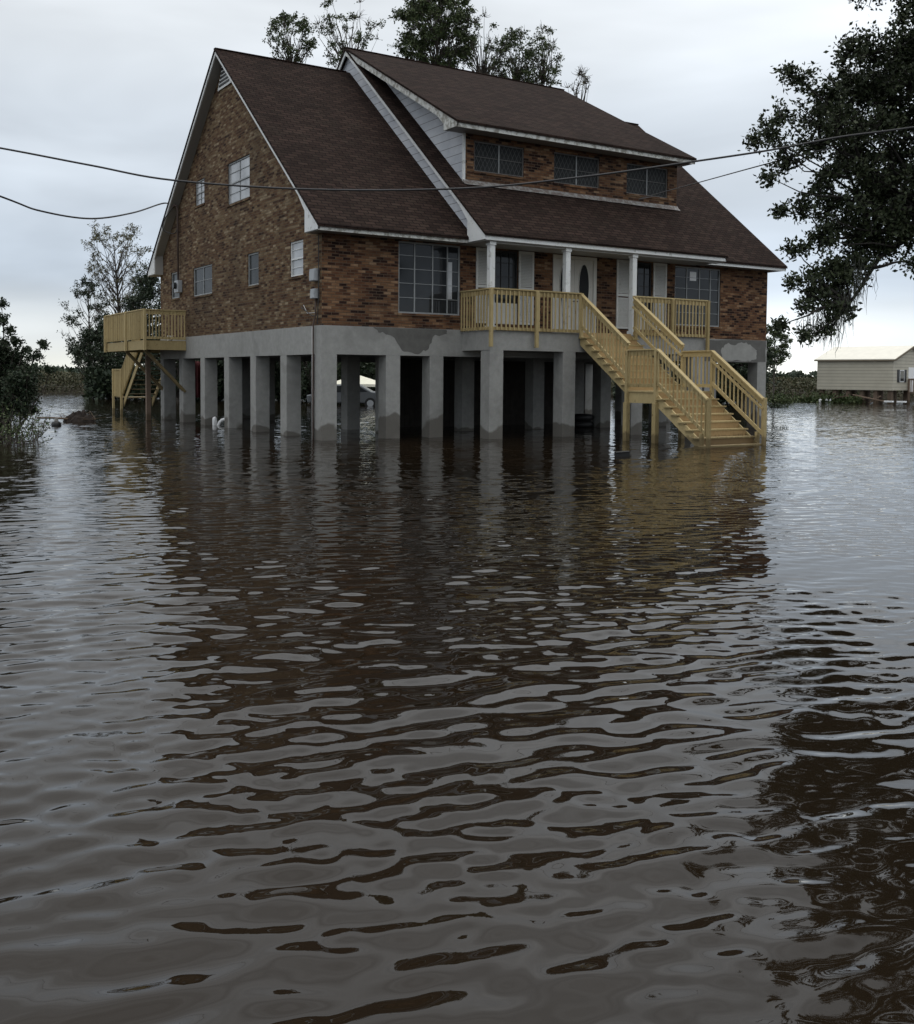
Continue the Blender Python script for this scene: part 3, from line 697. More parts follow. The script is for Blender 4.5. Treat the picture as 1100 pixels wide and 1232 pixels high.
lj = MB(); lj.box(XL, XL + .04, Y2, Y1, ZL - .33, ZL - .038); lj.box(XR - .04, XR, Y2, Y1, ZL - .33, ZL - .038); lj.box(XL + .04, XR - .04, Y2, Y2 + .04, ZL - .33, ZL - .038); lj.box(XL + .04, XR - .04, Y1 - .04, Y1, ZL - .33, ZL - .038)
for x in (8.2, 8.8): lj.box(x, x + .04, Y2 + .04, Y1 - .04, ZL - .25, ZL - .038)
lj.build('landing_joist', WOOD, st)
# posts of the landing
for x, y in ((XL - .05, Y1 - .02), (XL - .05, Y2 + .02), (XR + .05, Y1 - .02), (XR + .05, Y2 + .02)):
    MB().box(x - .07, x + .07, y - .07, y + .07, -.9, 1.06).build('leg', WOOD, st, bevel=.005)
    MB().box(x - .045, x + .045, y - .045, y + .045, 1.0, 2.48).build('newel_post', WOOD, st, bevel=.004)
# braces under
slp = (ZT - ZL) / (Y0 - Y1)
for x, o in ((XL - .02, -1), (XR + .02, 1)):
    railing(st, (x, Y0 - .05), (x, Y1 - .05), (4.18, 2.70), (3.22, 1.66), posts=(), outv=(o * .6, 0, 0), sp=.135)
    railing(st, (x, Y1 - .05), (x, Y2), (2.52, 2.52), (1.48, 1.48), posts=(), outv=(o * .6, 0, 0), sp=.135)
    railing(st, (x, Y2), (x, Y3 - .03), (2.52, 1.20), (1.56, .22), posts=(), outv=(o * .6, 0, 0), sp=.135)
    for xx in (x,):
        MB().box(xx - .045, xx + .045, Y3 - .09, Y3 + .0, -.9, 1.24).build('newel_post', WOOD, st, bevel=.004)
        MB().box(xx - .045, xx + .045, Y3 + .14, Y3 + .23, -.9, .34).build('newel_post', WOOD, st)
    if o == 1:
        for (ya, za, yb, zb_) in ((Y0 - .05, 4.0, Y1 - .05, 2.50), (Y2, 2.36, Y3 - .03, 1.06)):
            MB().bar((x - .05, ya, za - .12), (x - .05, yb, zb_ - .12), .04, .06).build('grab_rail', WOOD, st)

# --- rear deck with its own stair
dk = thing('rear_deck', (-.7, 14, 0), 'elevated pine deck with braces wrapping the far left corner of the brick house', 'deck')
dx0, dy0, dy1 = -1.5, 11.5, 16.8
df = MB(); y = dy0 + .02
while y < dy1: df.box(dx0, -.01 if y < D else 1.6, y, min(y + .14, dy1), 2.90, 2.935); y += .145
df.build('deck_boards', WOOD, dk)
dj = MB(); dj.box(dx0, -.01, dy0, dy0 + .04, 2.60, 2.90); dj.box(dx0, dx0 + .04, dy0 + .04, dy1, 2.60, 2.90); dj.box(dx0 + .04, 1.6, dy1 - .04, dy1, 2.60, 2.90)
for i in range(1, 9): dj.box(dx0 + .04, -.01, dy0 + i * .55, dy0 + i * .55 + .04, 2.66, 2.898)
dj.build('joist_frame', WOOD, dk)
railing(dk, (-.02, dy0 + .0), (dx0, dy0 + .0), (4.03, 4.03), (2.97, 2.97), posts=((1.0, 2.58, 4.03),), outv=(0, -1, 0), sp=.11, name='railing')
railing(dk, (dx0, dy0), (dx0, dy1), (4.03, 4.03), (2.97, 2.97), posts=((.42, 2.58, 4.0), (1.0, 2.58, 4.0)), outv=(-1, 0, 0), sp=.105)
for (y_, ) in ((11.95,), (14.5,)):
    MB().bar((dx0 + .12, y_, 2.62), (.08, y_, 1.10), .09, .19, up=(0, 1, 0)).build('brace', WOODD, dk)
MB().box(-.68, -.52, 14.2, 14.36, -.9, 2.66).build('leg', OLDW, dk)
for i in range(10):
    z = 2.9 - (i + 1) * .2; y = dy1 + i * .27
    MB().box(-.06, 1.1, y, y + .28, z - .038, z).build('tread', WOODD, dk)
for x in (-.1, 1.1): MB().prism([(x, dy1, 2.86), (x, dy1 + 3.0, .62), (x, dy1 + 3.0, .34), (x, dy1, 2.55)], (.04, 0, 0)).build('stringer', WOOD, dk)
railing(dk, (-.14, dy1 + .05), (-.14, dy1 + 2.9), (4.0, 1.95), (3.0, .85), outv=(-1, 0, 0), sp=.10)
railing(dk, (-.14, dy1 + 2.95), (-.14, dy1 + 4.3), (1.95, 1.95), (.75, .75), posts=((0, -.9, 1.95), (1.0, -.9, 1.95)), outv=(-1, 0, 0), sp=.09)
MB().box(-.1, 1.1, dy1 + 2.9, dy1 + 4.3, .70, .74).build('landing_deck', WOODD, dk)
MB().box(-.62, -.46, 11.56, 11.72, 2.94, 3.12).build('white_tub', PVC, dk)

# --- things fixed to the walls
em = thing('electric_meter', (0, 12.2, 4.7), 'grey electric meter box with rusty riser conduit near the far window of the gable', 'meter')
MB().box(-.16, .015, 11.95, 12.4, 4.70, 5.14).build('meter_box', METAL, em, bevel=.02)
MB().tube([(-.17, 12.17, 4.95), (-.27, 12.17, 4.95)], .12, 16).build('meter_dial', GLASSG, em)
MB().tube([(-.07, 12.17, 5.1), (-.07, 12.2, 7.7), (-.09, 12.22, 7.83), (-.16, 12.26, 7.86), (-.22, 12.3, 7.78)], [.035, .035, .045, .06, .05], 8).build('conduit', PIPE, em, smooth=True)
for z0, z1, y0, y1, lb in ((4.26, 4.58, .16, .50, 'upper of the two grey boxes on the near brick corner of the house'), (3.79, 4.05, .17, .44, 'lower of the two grey boxes on the near brick corner of the house')):
    ub = thing('utility_box', (0, .3, z0), lb, 'utility box', 'grey boxes on the near corner of the house')
    MB().box(-.13, .015, y0, y1, z0, z1).build('enclosure', METAL, ub, bevel=.012)
    MB().box(-.142, -.131, y0 + .02, y1 - .02, z0 + .02, z1 - .06).build('lid', METAL, ub)
cp = thing('service_pipe', (-.05, .3, 0), 'thin pipe running down the near corner pier from the brick to the water', 'pipe')
MB().tube([(-.04, .30, 3.78), (-.04, .30, 3.35), (-.06, .40, 3.1), (-.06, .42, 1.2), (-.05, .42, -.8)], .022, 8).build('conduit', PIPE, cp, smooth=True)
MB().tube([(-.035, .50, 3.05), (-.035, .50, -.8)], .02, 8).build('grey_conduit', PIPEW, cp, smooth=True)
MB().tube([(-.03, .12, 5.45), (-.03, .13, 3.9), (-.03, .2, 3.1)], .012, 6).build('cable', CABLE, cp)
tv = thing('dangling_wire', (-.1, .6, 3.3), 'loose thin wires hanging off the near brick corner below the grey boxes', 'wire')
MB().tube([(-.03, 1.25, 3.62), (-.14, .9, 3.55), (-.05, .45, 3.33), (-.03, .3, 3.36)], .012, 6).build('strand', CABLE, tv)
MB().tube([(-.03, 1.1, 3.66), (-.1, .7, 3.42), (-.03, .3, 3.42)], .009, 6).build('strand', PIPEW, tv)

# ------------------------------------------------------------------ small things in the water
def hummock(name, c, sx, sy, h, m, rot=0, parent=None, seed=1, n=14):
    r = np.random.default_rng(seed); V = []; F = []
    for i in range(n + 1):
        for j in range(n + 1):
            x = i / n * 2 - 1; y = j / n * 2 - 1; rr = x * x + y * y
            z = max(0, 1 - rr) ** .6 * h * (1 + r.normal() * .22) - .08
            ca, sa = math.cos(rot), math.sin(rot)
            V.append((c[0] + x * sx * ca - y * sy * sa, c[1] + x * sx * sa + y * sy * ca, z))
    for i in range(n):
        for j in range(n): a = i * (n + 1) + j; F.append((a, a + n + 1, a + n + 2, a + 1))
    return MB().add(V, F).build(name, m, parent)
camr = math.atan2(-.5335, .8458)
p = spot(260, 36.6)
pp = thing('white_pipe', (p.x, p.y, 0), 'white curved plastic pipe sticking out of the water between the left piers', 'pipe')
q0 = spot(258.5, 35.5); e_ = RT
def q_(dx, z): return (q0.x + e_.x * dx, q0.y + e_.y * dx, z)
MB().tube([q_(0, -.5), q_(0, .22), q_(0, .27), q_(0, .30)], [.08, .08, .065, .03], 14).build('pipe_end', PVC, pp, smooth=True)
MB().tube([q_(.10, -.25), q_(.12, -.02), q_(.17, .10), q_(.25, .18), q_(.36, .215), q_(.5, .20), q_(.62, .12)], .06, 12).build('pipe_bend', PVC, pp, smooth=True)
b = spot(750, 22.9)
fb = thing('floating_box', (b.x, b.y, 0), 'small black box floating in the water in front of the staircase', 'box')
MB().bar((b.x - .14, b.y + .09, .0), (b.x + .12, b.y - .07, .03), .22, .13).build('box_body', BLACK, fb, bevel=.01)
MB().bar((b.x - .145, b.y + .092, .085), (b.x + .125, b.y - .072, .11), .235, .03).build('lid', BLACK, fb, bevel=.008)
MUD = m_simple('brush_debris', (.03, .022, .018), .9, .5, 8, bmp=1, bscale=9)
c = spot(96, 37.6)
db = thing('brush_pile', (c.x, c.y, 0), 'low dark mound of brush with a long stick lying in the water at the left', 'debris')
hummock('mound', c, .62, .3, .36, MUD, camr, db, 3)
a_ = spot(45, 37.6, .12); b_ = spot(82, 37.4, .1)
MB().tube([a_, (a_ + b_) / 2 + Vector((0, 0, .02)), b_], .035, 6).build('stick', OLDW, db)
sb = MB(); r_ = np.random.default_rng(5)
for i in range(60):
    t = r_.uniform(-1, 1); q = Vector((c.x + t * .6 * math.cos(camr), c.y + t * .6 * math.sin(camr), .08))
    sb.tube([q, q + Vector((r_.normal() * .3, r_.normal() * .3, abs(r_.normal()) * .16))], [.012, .004], 4, False)
sb.build('twigs', OLDW, db)
f2 = spot(68, 34.5)
fo = thing('floating_bottle', (f2.x, f2.y, 0), 'dark float with a pale cap bobbing below the brush pile', 'float')
MB().tube([(f2.x, f2.y, -.1), (f2.x, f2.y, .1), (f2.x, f2.y, .16)], [.17, .15, .06], 12).build('body', BLACK, fo, smooth=True)
MB().tube([(f2.x, f2.y, .15), (f2.x, f2.y, .25)], [.07, .06], 10).build('cap', SOFFIT, fo)

# ------------------------------------------------------------------ foliage tools
def m_leaf(name, cols, rough=.6, trans=.0):
    m, nt, b, N, L = mat(name)
    g = N('ShaderNodeNewGeometry')
    n = noise(nt, .9, 2)
    f = mathn(nt, 'ADD', mathn(nt, 'MULTIPLY', g.outputs['Random Per Island'], .6), mathn(nt, 'MULTIPLY', n.outputs['Fac'], .4))
    L(ramp(nt, f, [(.1, cols[0]), (.5, cols[1]), (.9, cols[2])]).outputs[0], b.inputs['Base Color'])
    b.inputs['Roughness'].default_value = rough; b.inputs['Specular IOR Level'].default_value = .3
    return m
OAKL = m_leaf('oak_leaf', [(.018, .026, .012), (.03, .042, .018), (.055, .065, .03)])
GREENL = m_leaf('green_leaf', [(.025, .042, .014), (.05, .075, .025), (.09, .105, .04)])
YELL = m_leaf('autumn_leaf', [(.05, .06, .024), (.10, .10, .045), (.17, .14, .08)])
DARKL = m_leaf('dark_leaf', [(.012, .022, .012), (.022, .036, .018), (.045, .06, .03)])
MARSHL = m_leaf('marsh_leaf', [(.026, .032, .013), (.05, .052, .022), (.085, .068, .034)])
MOSS = m_leaf('spanish_moss', [(.055, .06, .048), (.085, .092, .075), (.13, .138, .115)], .9)
OAKB = m_simple('oak_bark', (.028, .025, .022), .95, .4, 8, bmp=.6, bscale=20)
BARK = m_simple('tree_bark', (.075, .065, .055), .95, .4, 8, bmp=.6, bscale=20)
def leaves(name, P, size, m, parent, asp=.5, up=0.0, rg=rng, droop=0.0):
    """one diamond leaf per point; leaf-sized faces spread through the crown"""
    P = np.asarray(P, dtype=np.float64); n = len(P)
    if n == 0: return None
    s = size * rg.uniform(.6, 1.35, n)[:, None]
    a = rg.normal(size=(n, 3)); a[:, 2] += up - droop; a /= np.linalg.norm(a, axis=1)[:, None]
    b_ = rg.normal(size=(n, 3)); b_ -= (b_ * a).sum(1)[:, None] * a; b_ /= np.linalg.norm(b_, axis=1)[:, None]
    V = np.empty((n, 4, 3)); V[:, 0] = P; V[:, 1] = P + a * s * .5 + b_ * s * asp * .5; V[:, 2] = P + a * s; V[:, 3] = P + a * s * .5 - b_ * s * asp * .5
    V -= np.array(ORG[parent.name]) if parent is not None else 0
    me = bpy.data.meshes.new(name); me.vertices.add(4 * n); me.vertices.foreach_set('co', V.ravel())
    me.loops.add(4 * n); me.loops.foreach_set('vertex_index', np.arange(4 * n, dtype=np.int32))
    me.polygons.add(n); me.polygons.foreach_set('loop_start', np.arange(0, 4 * n, 4, dtype=np.int32)); me.update(calc_edges=True)
    me.materials.append(m)
    o = bpy.data.objects.new(name, me); COL.objects.link(o)
    if parent is not None: o.parent = parent
    ORG[o.name] = ORG[parent.name] if parent is not None else Vector((0, 0, 0))
    return o
def wiggle(a, b, n, amp, rg, sag=0):
    a = np.array(a, float); b = np.array(b, float); L_ = np.linalg.norm(b - a); out = []
    off = np.zeros(3)
    for i in range(n + 1):
        t = i / n; off = off + rg.normal(size=3) * amp * L_ / n if 0 < i < n else off * (0 if i == 0 else .5)
        out.append(a + (b - a) * t + off * math.sin(math.pi * t) + np.array((0, 0, -sag * math.sin(math.pi * t) * L_)))
    return out
def clumped(centre, rad, ntw, nleaf, rg, tw, leafpts, spread=.05, flat=.75):
    """twigs running out of a clump centre, each carrying tufts of leaves"""
    centre = np.array(centre, float)
    for k in range(ntw):
        d = rg.normal(size=3); d[2] = d[2] * flat + .15; d /= np.linalg.norm(d)
        e = centre + d * rad * rg.uniform(.55, 1.12)
        path = wiggle(centre, e, 3, .18, rg)
        tw.tube(path, [.012 * rad / .4 + .003, .008, .006, .003], 4, False)
        t = rg.uniform(.25, 1.0, nleaf) ** .8
        P = centre + (e - centre) * t[:, None] + rg.normal(size=(nleaf, 3)) * spread
        leafpts.append(P)
def tree(name, label, cat, base, height, crown_r, crown_z0, leafm, nclump, rg, leaf=.11, ntw=9, nleaf=16, group=None, trunk_r=.16, clump=.9, bare=.0, lean=(0, 0), shape='oval', extra_clumps=()):
    base = Vector(base); t = thing(name, base, label, cat, group)
    top = Vector((base.x + lean[0], base.y + lean[1], height * .9))
    tk = MB(); path = wiggle((base.x, base.y, -.8), top, 22, .035, rg); tk.tube(path, [trunk_r * (1 - .88 * i / 22) for i in range(23)], 8); 
    tk.build('trunk', BARK, t, smooth=True)
    br = MB(); lp = []
    path = np.array(path)
    for k in range(nclump):
        h = rg.uniform(0, 1)
        z = crown_z0 + (height - crown_z0) * h
        prof = math.sin(math.pi * min(.97, max(.06, h * .85 + .12))) ** .7 if shape == 'oval' else (1.05 - h) ** .8 if shape == 'cone' else .6 + .4 * h
        a = rg.uniform(0, 2 * math.pi); rr = crown_r * prof * rg.uniform(.25, 1.0) ** .6
        c = np.array((base.x + lean[0] * h + math.cos(a) * rr, base.y + lean[1] * h + math.sin(a) * rr, z))
        zi = min(max(z - rr * rg.uniform(1.1, 2.1), crown_z0 * .4), height * .85)
        i = np.argmin(abs(path[:, 2] - zi)); s_ = path[i]
        br.tube(wiggle(s_, c, 5, .22, rg), [trunk_r * .2 * (1 - .8 * j / 5) for j in range(6)], 4, False)
        if rg.uniform() < bare:
            for q in range(7):
                d = rg.normal(size=3); d[2] = abs(d[2]) + .3; d /= np.linalg.norm(d)
                br.tube(wiggle(c, c + d * clump * rg.uniform(.6, 1.3), 3, .2, rg), [.018, .012, .008, .004], 4, False)
            clumped(c, clump * .8, 3, max(2, nleaf // 4), rg, br, lp, clump * .12)
        else: clumped(c, clump * rg.uniform(.6, 1.15), ntw, nleaf, rg, br, lp, clump * .12)
    br.build('branches', BARK, t)
    leaves('crown', np.concatenate(lp), leaf, leafm, t, rg=rg)
    return t

# ------------------------------------------------------------------ the oak at the right
def oak():
    rg = np.random.default_rng(21)
    b0 = spot(1345, 16.2)
    t = thing('live_oak', b0, 'large dark live oak hung with moss reaching in from the right over the water', 'tree')
    tk = MB(); fork = Vector((b0.x - .1, b0.y + .1, 3.0))
    tk.tube([(b0.x + .1, b0.y, -.9), (b0.x + .05, b0.y, .2), (b0.x, b0.y, 1.6), fork], [.62, .5, .42, .4], 14)
    tk.build('trunk', OAKB, t, smooth=True)
    limbs = MB(); tw = MB(); lp = []; lpo = []
    cl = [(1085,60,35,16),(1050,65,34,15.6),(1025,62,22,15.2),(1075,120,45,16.5),(1030,115,40,16),(995,112,22,15.4),(965,98,19,15),(948,85,9,14.9),(985,150,35,15.6),(940,138,15,15),(925,160,20,15),(905,170,13,14.8),
          (950,190,25,15.3),(925,213,9,15.1),(1030,180,40,16.2),(1080,190,42,16.8),(1000,210,22,15.6),(1050,240,36,16),(1090,250,28,16.5),(1000,250,27,15.6),(965,252,20,15.2),(940,255,10,15),(990,285,27,15.3),(960,302,18,15.1),
          (1030,285,27,15.7),(1060,285,20,16.2),(1000,325,18,15.2),(975,332,15,15),(1022,322,15,15.4),(953,337,7,15),(985,358,17,15.1),(962,372,12,15),(940,392,6,14.9),(970,402,12,15),(990,398,11,15.1),(1010,355,10,15.3),(1098,320,11,15),
          (1098,8,18,15.6),(1097,100,30,15.4),(1060,150,30,15.2),(1010,150,28,15),(1045,205,28,15.2),(1085,25,12,15),(1015,195,26,16.8),(975,178,20,15.9),(1060,100,34,17),(1000,130,24,16.2),(1065,225,34,17.2),(1090,155,34,17.4),(1015,268,26,16.4),(1040,150,34,17.2),(985,225,16,15.4),(1075,265,26,15.3),(1045,258,28,15.2),(1100,215,34,15.2),(1020,95,24,16.4),(1092,75,30,17),(1060,300,24,15.6),(1040,318,20,15.3),(1015,340,18,15.2),(1078,272,24,15.4),(1035,300,22,15.8),(1003,330,19,15.4),(1020,372,10,15.2),(990,345,16,15.4),(1096,288,20,15.5),(1000,372,12,15.0),(975,350,12,15.2)]
    cs = [(np.array(pt(u, v, d)), r / FPX * d) for u, v, r, d in cl]
    hubs = [np.array(pt(u, v, d)) for u, v, d in ((1180, 60, 16.2), (1170, 190, 16.2), (1120, 268, 16.0), (1180, -60, 16.2))]
    f = np.array(fork)
    mids = []
    for h, r0 in zip(hubs, (.12, .12, .10, .10)):
        limbs.tube(wiggle(f, h, 7, .12, rg), [r0 * (1.2 - .09 * i) for i in range(8)], 8, False)
    low = [np.array(pt(u, v, d)) for u, v, d in ((1120,268,16.0), (1085, 290, 15.7), (1050, 322, 15.4), (1022, 365, 15.2), (1000, 405, 15.1))]
    low2 = []
    for q0_, q1_ in zip(low, low[1:]): low2 += wiggle(q0_, q1_, 3, .12, rg)[:-1]
    low2.append(low[-1]); limbs.tube(low2, [.06 * (1 - .85 * i / (len(low2) - 1)) for i in range(len(low2))], 7, False)
    for c_, r in cs:
        j = int(np.argmin([np.linalg.norm(h - c_) for h in hubs])); s_ = hubs[j]
        if c_[2] < pt(1000, 300, 15.3).z: s_ = low[int(np.argmin([np.linalg.norm(h - c_) for h in low[:4]]))]
        limbs.tube(wiggle(s_, c_, 6, .3, rg), [.034, .028, .023, .018, .013, .009, .005], 5, False)
        n = max(7, int(34 * (r / .4) ** 1.6)); clumped(c_, r * 1.1, n, 26, rg, tw, lp, .05, .9)
    # the rest of the crown, beyond the frame
    for k in range(120):
        u = rg.uniform(1110, 1640); top = 11.2 - ((u - 1370) / 300) ** 2 * 3.2; z = rg.uniform(3.6, top)
        d = 16.2 + rg.normal() * 1.7
        p_ = spot(u, d, z); c_ = np.array(p_)
        s_ = f if rg.uniform() < .5 else hubs[rg.integers(4)]
        limbs.tube(wiggle(s_, c_, 5, .16, rg), [.05, .045, .04, .03, .02, .01], 5, False)
        clumped(c_, rg.uniform(.55, .95), 30, 24, rg, tw, lpo, .09, .8)
    for u, v, r, d in ((1050, -25, 38, 16), (1085, -50, 45, 16.3), (1045, -90, 40, 16.4), (1095, -120, 55, 16.5), (1075, -180, 45, 16.6), (1120, -60, 50, 15.8), (1015, -60, 26, 16), (1130, -200, 60, 16)):
        c_ = np.array(pt(u, v, d)); limbs.tube(wiggle(hubs[3], c_, 4, .15, rg), [.06, .045, .03, .02, .01], 5, False)
        clumped(c_, r / FPX * d, 60, 26, rg, tw, lp, .06, .9)
    limbs.build('limb', OAKB, t, smooth=True); tw.build('twigs', OAKB, t)
    leaves('crown', np.concatenate(lp), .068, OAKL, t, .55, rg=rg); leaves('outer_crown', np.concatenate(lpo), .11, OAKL, t, .6, rg=rg)
    # moss beards: many fine hanging strands
    V = []; F = []
    ms = [(1035, 322, .5, 60), (1028, 335, .62, 60), (1018, 350, .7, 70), (1008, 368, .6, 70), (1000, 385, .5, 60), (990, 375, .45, 40), (980, 385, .4, 35), (970, 392, .4, 30)]
    for u, v, L_, n in ms:
        mm = MB()
        c_ = np.array(pt(u, v, 15.2))
        for i in range(int(n * 1.2)):
            s_ = c_ + rg.normal(size=3) * (.09, .09, .09); ln = L_ * rg.uniform(.1, .8)
            w_ = rg.uniform(.0014, .0034)
            q = [s_]; 
            for k in range(1, 5): q.append(q[-1] + np.array((rg.normal() * .018, rg.normal() * .018, -ln / 4)))
            mm.tube(q, [w_, w_ * 1.6, w_ * 1.5, w_, .001], 3, False)
        mm.build('moss', MOSS, t)
oak()

# ------------------------------------------------------------------ trees and brush behind
def tr(u, v, d): q = pt(u, v, d); return q.z
rg = np.random.default_rng(3)
D_ = 54
GB = 'tall trees behind the roof ridge'
def hz(v, d=D_): return 1.75 + (452.5 - v) / FPX * d
tree('roadside_tree', 'small round leafy tree top above the roof near the front gable peak', 'tree', spot(352, D_), hz(28), 1.3, hz(82), GREENL, 48, rg, .13, 6, 11, GB, clump=.42)
tree('roadside_tree', 'sparse tree top beside the peak of the centre roof', 'tree', spot(418, D_ + 1), hz(18, 55), 1.9, hz(90, 55), GREENL, 52, rg, .13, 6, 11, GB, clump=.42, bare=.35, shape='wide')
tree('roadside_tree', 'tallest and densest green tree top, rising above the middle of the ridge', 'tree', spot(523, D_), hz(-8), 2.15, hz(98), GREENL, 165, rg, .15, 8, 15, GB, clump=.5)
tree('roadside_tree', 'thin half-bare tree right of the tallest tree above the ridge', 'tree', spot(578, D_), hz(38), 1.8, hz(105), GREENL, 58, rg, .12, 6, 10, GB, clump=.42, bare=.45, shape='wide')
tree('roadside_tree', 'leaning leafy tree top between two thin ones above the ridge', 'tree', spot(618, D_), hz(47), 1.35, hz(112), GREENL, 58, rg, .13, 7, 12, GB, clump=.42, bare=.2)
tree('roadside_tree', 'narrow wispy tree top third from the right end of the ridge', 'tree', spot(650, D_), hz(42), 1.05, hz(112), GREENL, 44, rg, .12, 6, 10, GB, clump=.38, bare=.35)
tree('roadside_tree', 'tiny bare twiggy tree top at the right end of the dormer ridge', 'tree', spot(691, D_), hz(93), .65, hz(122), YELL, 16, rg, .1, 4, 3, GB, clump=.36, bare=1.0)
tree('background_tree', 'tall half-bare tree with thin yellowing leaves left of the house', 'tree', spot(150, 80), hz(278, 80), 2.9, hz(392, 80), YELL, 95, rg, .14, 7, 11, clump=.6, bare=.3, shape='wide', trunk_r=.2, lean=(-.6, .3))
tree('background_tree', 'loose leafy tree left of the half-bare tree, over the marsh', 'tree', spot(108, 78), hz(342, 78), 2.0, hz(450, 78), DARKL, 85, rg, .15, 7, 12, clump=.55, bare=.12)
tree('background_tree', 'dark dense tree partly behind the rear deck', 'tree', spot(182, 74), hz(338, 74), 1.9, hz(440, 74), DARKL, 60, rg, .2, 9, 18, clump=.9)
tree('background_tree', 'low dark tree between the rear deck stair and the marsh', 'tree', spot(132, 72), hz(395, 72), 2.2, hz(470, 72), DARKL, 70, rg, .2, 10, 18, clump=.95)
tree('background_tree', 'small leafy tree behind the right corner of the house', 'tree', spot(930, 78), hz(383, 78), 1.15, hz(438, 78), GREENL, 55, rg, .15, 8, 13, clump=.42, bare=.05, trunk_r=.09)
tree('background_tree', 'round bush-like tree on the marsh left of the cream house', 'tree', spot(961, 100), hz(447, 100), 1.0, hz(470, 100), DARKL, 18, rg, .2, 8, 14, clump=.6, trunk_r=.08)
tree('background_tree', 'dark dense tree seen between the piers under the house', 'tree', spot(375, 66), hz(380, 66), 2.4, hz(475, 66), DARKL, 70, rg, .22, 10, 18, clump=1.0)
tree('background_tree', 'green tree seen past the corner pier under the house', 'tree', spot(455, 80), hz(380, 80), 3.4, hz(465, 80), GREENL, 70, rg, .24, 10, 16, clump=1.1)
tree('background_tree', 'dark tree glimpsed through the piers at the left', 'tree', spot(262, 70), hz(380, 70), 2.6, hz(475, 70), DARKL, 60, rg, .22, 9, 16, clump=1.0)

tree('background_tree', 'dark tree low behind the right corner pier', 'tree', spot(893, 62), hz(400, 62), 1.5, hz(470, 62), DARKL, 55, rg, .22, 10, 18, clump=.9)
tree('background_tree', 'dark tree behind the landing posts under the house', 'tree', spot(800, 66), hz(400, 66), 2.2, hz(475, 66), DARKL, 60, rg, .22, 10, 16, clump=1.0)
tree('background_tree', 'dark tree filling the gaps between the left piers', 'tree', spot(310, 68), hz(390, 68), 2.2, hz(475, 68), DARKL, 60, rg, .22, 10, 16, clump=1.0)
tree('background_tree', 'dark tree straight behind the meter and the rear deck braces', 'tree', spot(215, 66), hz(395, 66), 2.0, hz(475, 66), DARKL, 55, rg, .22, 10, 16, clump=1.0)
# big bush at the left edge: a dense mass, spiky leader and loose brush at the water
def left_bush():
    rg = np.random.default_rng(11); d = 28
    b0 = spot(-25, d); t = thing('shoreline_bush', b0, 'tall dark evergreen bush with brushy twigs at the left edge of the water', 'bush')
    br = MB(); lp = []; tw = MB(); lb = []
    base = np.array((b0.x, b0.y, -.5))
    cl = []
    for k in range(150):
        u = rg.uniform(-130, 36); top = 455 - max(0, (36 - u)) * 1.55 if u > -40 else 340 + rg.uniform(0, 20)
        v = rg.uniform(max(top, 345), 500); cl.append((u, v, d + rg.normal() * .8, .36))
    cl += [(5, 385, d, .18), (2, 365, d, .12), (12, 398, d, .12), (42, 430, d, .2), (52, 414, d, .13), (38, 447, d, .22), (60, 445, d, .12), (30, 420, d, .12), (20, 412, d, .2), (8, 420, d, .3)]
    for u, v, dd, r in cl:
        c_ = np.array(pt(u, v, dd)); br.tube(wiggle(base + rg.normal(size=3) * (.4, .4, 0), c_, 5, .12, rg), [.05, .04, .03, .022, .015, .006], 5, False)
        clumped(c_, r * rg.uniform(.8, 1.2), int(5 + 40 * r), 24, rg, tw, lp, .045)
    for k in range(150):   # brush at the foot
        u = rg.uniform(-60, 48); v0 = 512 + rg.uniform(0, 20); s_ = np.array(spot(u, d * (1 - rg.uniform(-.04, .12)), -.1)); e = s_ + np.array((rg.normal() * .35, rg.normal() * .35, rg.uniform(.3, 1.15)))
        tw.tube(wiggle(s_, e, 4, .15, rg), [.012, .01, .008, .006, .003], 4, False)
        n = 16; tt = rg.uniform(.3, 1, n); lb.append(s_ + (e - s_) * tt[:, None] + rg.normal(size=(n, 3)) * .05)
    br.build('stems', BARK, t); tw.build('twigs', BARK, t)
    leaves('foliage', np.concatenate(lp), .085, DARKL, t, .5, rg=rg); leaves('brush', np.concatenate(lb), .07, GREENL, t, .5, rg=rg)
left_bush()

# marsh and the far treeline
def band(name, label, u0, u1, d0, d1, n, h0, h1, size, m, rg, asp=.4):
    u = rg.uniform(u0, u1, n); d = rg.uniform(d0, d1, n)
    x = CAM.x + (FW.x + RT.x * (u - 550) / FPX) * d; y = CAM.y + (FW.y + RT.y * (u - 550) / FPX) * d
    hh = h0 + (h1 - h0) * (.5 + .5 * np.sin(u * .031) * np.sin(u * .0113 + 1.3)) * (.7 + .3 * np.sin(u * .13 + d))
    z = rg.uniform(0, 1, n) ** .7 * hh
    o = leaves(name, np.stack([x, y, z], 1), size, m, None, asp, up=.6, rg=rg)
    return tag(o, label, cat='vegetation', kind='stuff')
SOIL = m_simple('marsh_soil', (.03, .026, .016), 1.0, .3, 1)
def bank(name, u0, u1, d0, d1, h, n=60):
    V = []; F = []
    r = np.random.default_rng(9)
    for i in range(n + 1):
        u = u0 + (u1 - u0) * i / n; hh = h * (1 + r.normal() * .12)
        for dd, z in ((d0 + r.normal() * .4, -.2), (d0 + 1.2, hh * .7), (d0 + 4, hh), (d1, hh)):
            q = spot(u, dd, z); V.append(tuple(q))
    for i in range(n):
        for j in range(3): a = i * 4 + j; F.append((a, a + 4, a + 5, a + 1))
    tag(MB().add(V, F).build(name, SOIL), kind='structure')
bank('marsh_bank', -900, 2300, 90.5, 260, .75)
band('marsh_vegetation', 'low brown and green marsh brush along the far water edge', -500, 1600, 88, 106, 190000, 1.45, 1.95, .25, MARSHL, rg)
band('marsh_shrubs', 'darker green shrubs scattered along the marsh', -500, 1600, 92, 125, 12000, 1.2, 2.1, .30, GREENL, rg, .6)
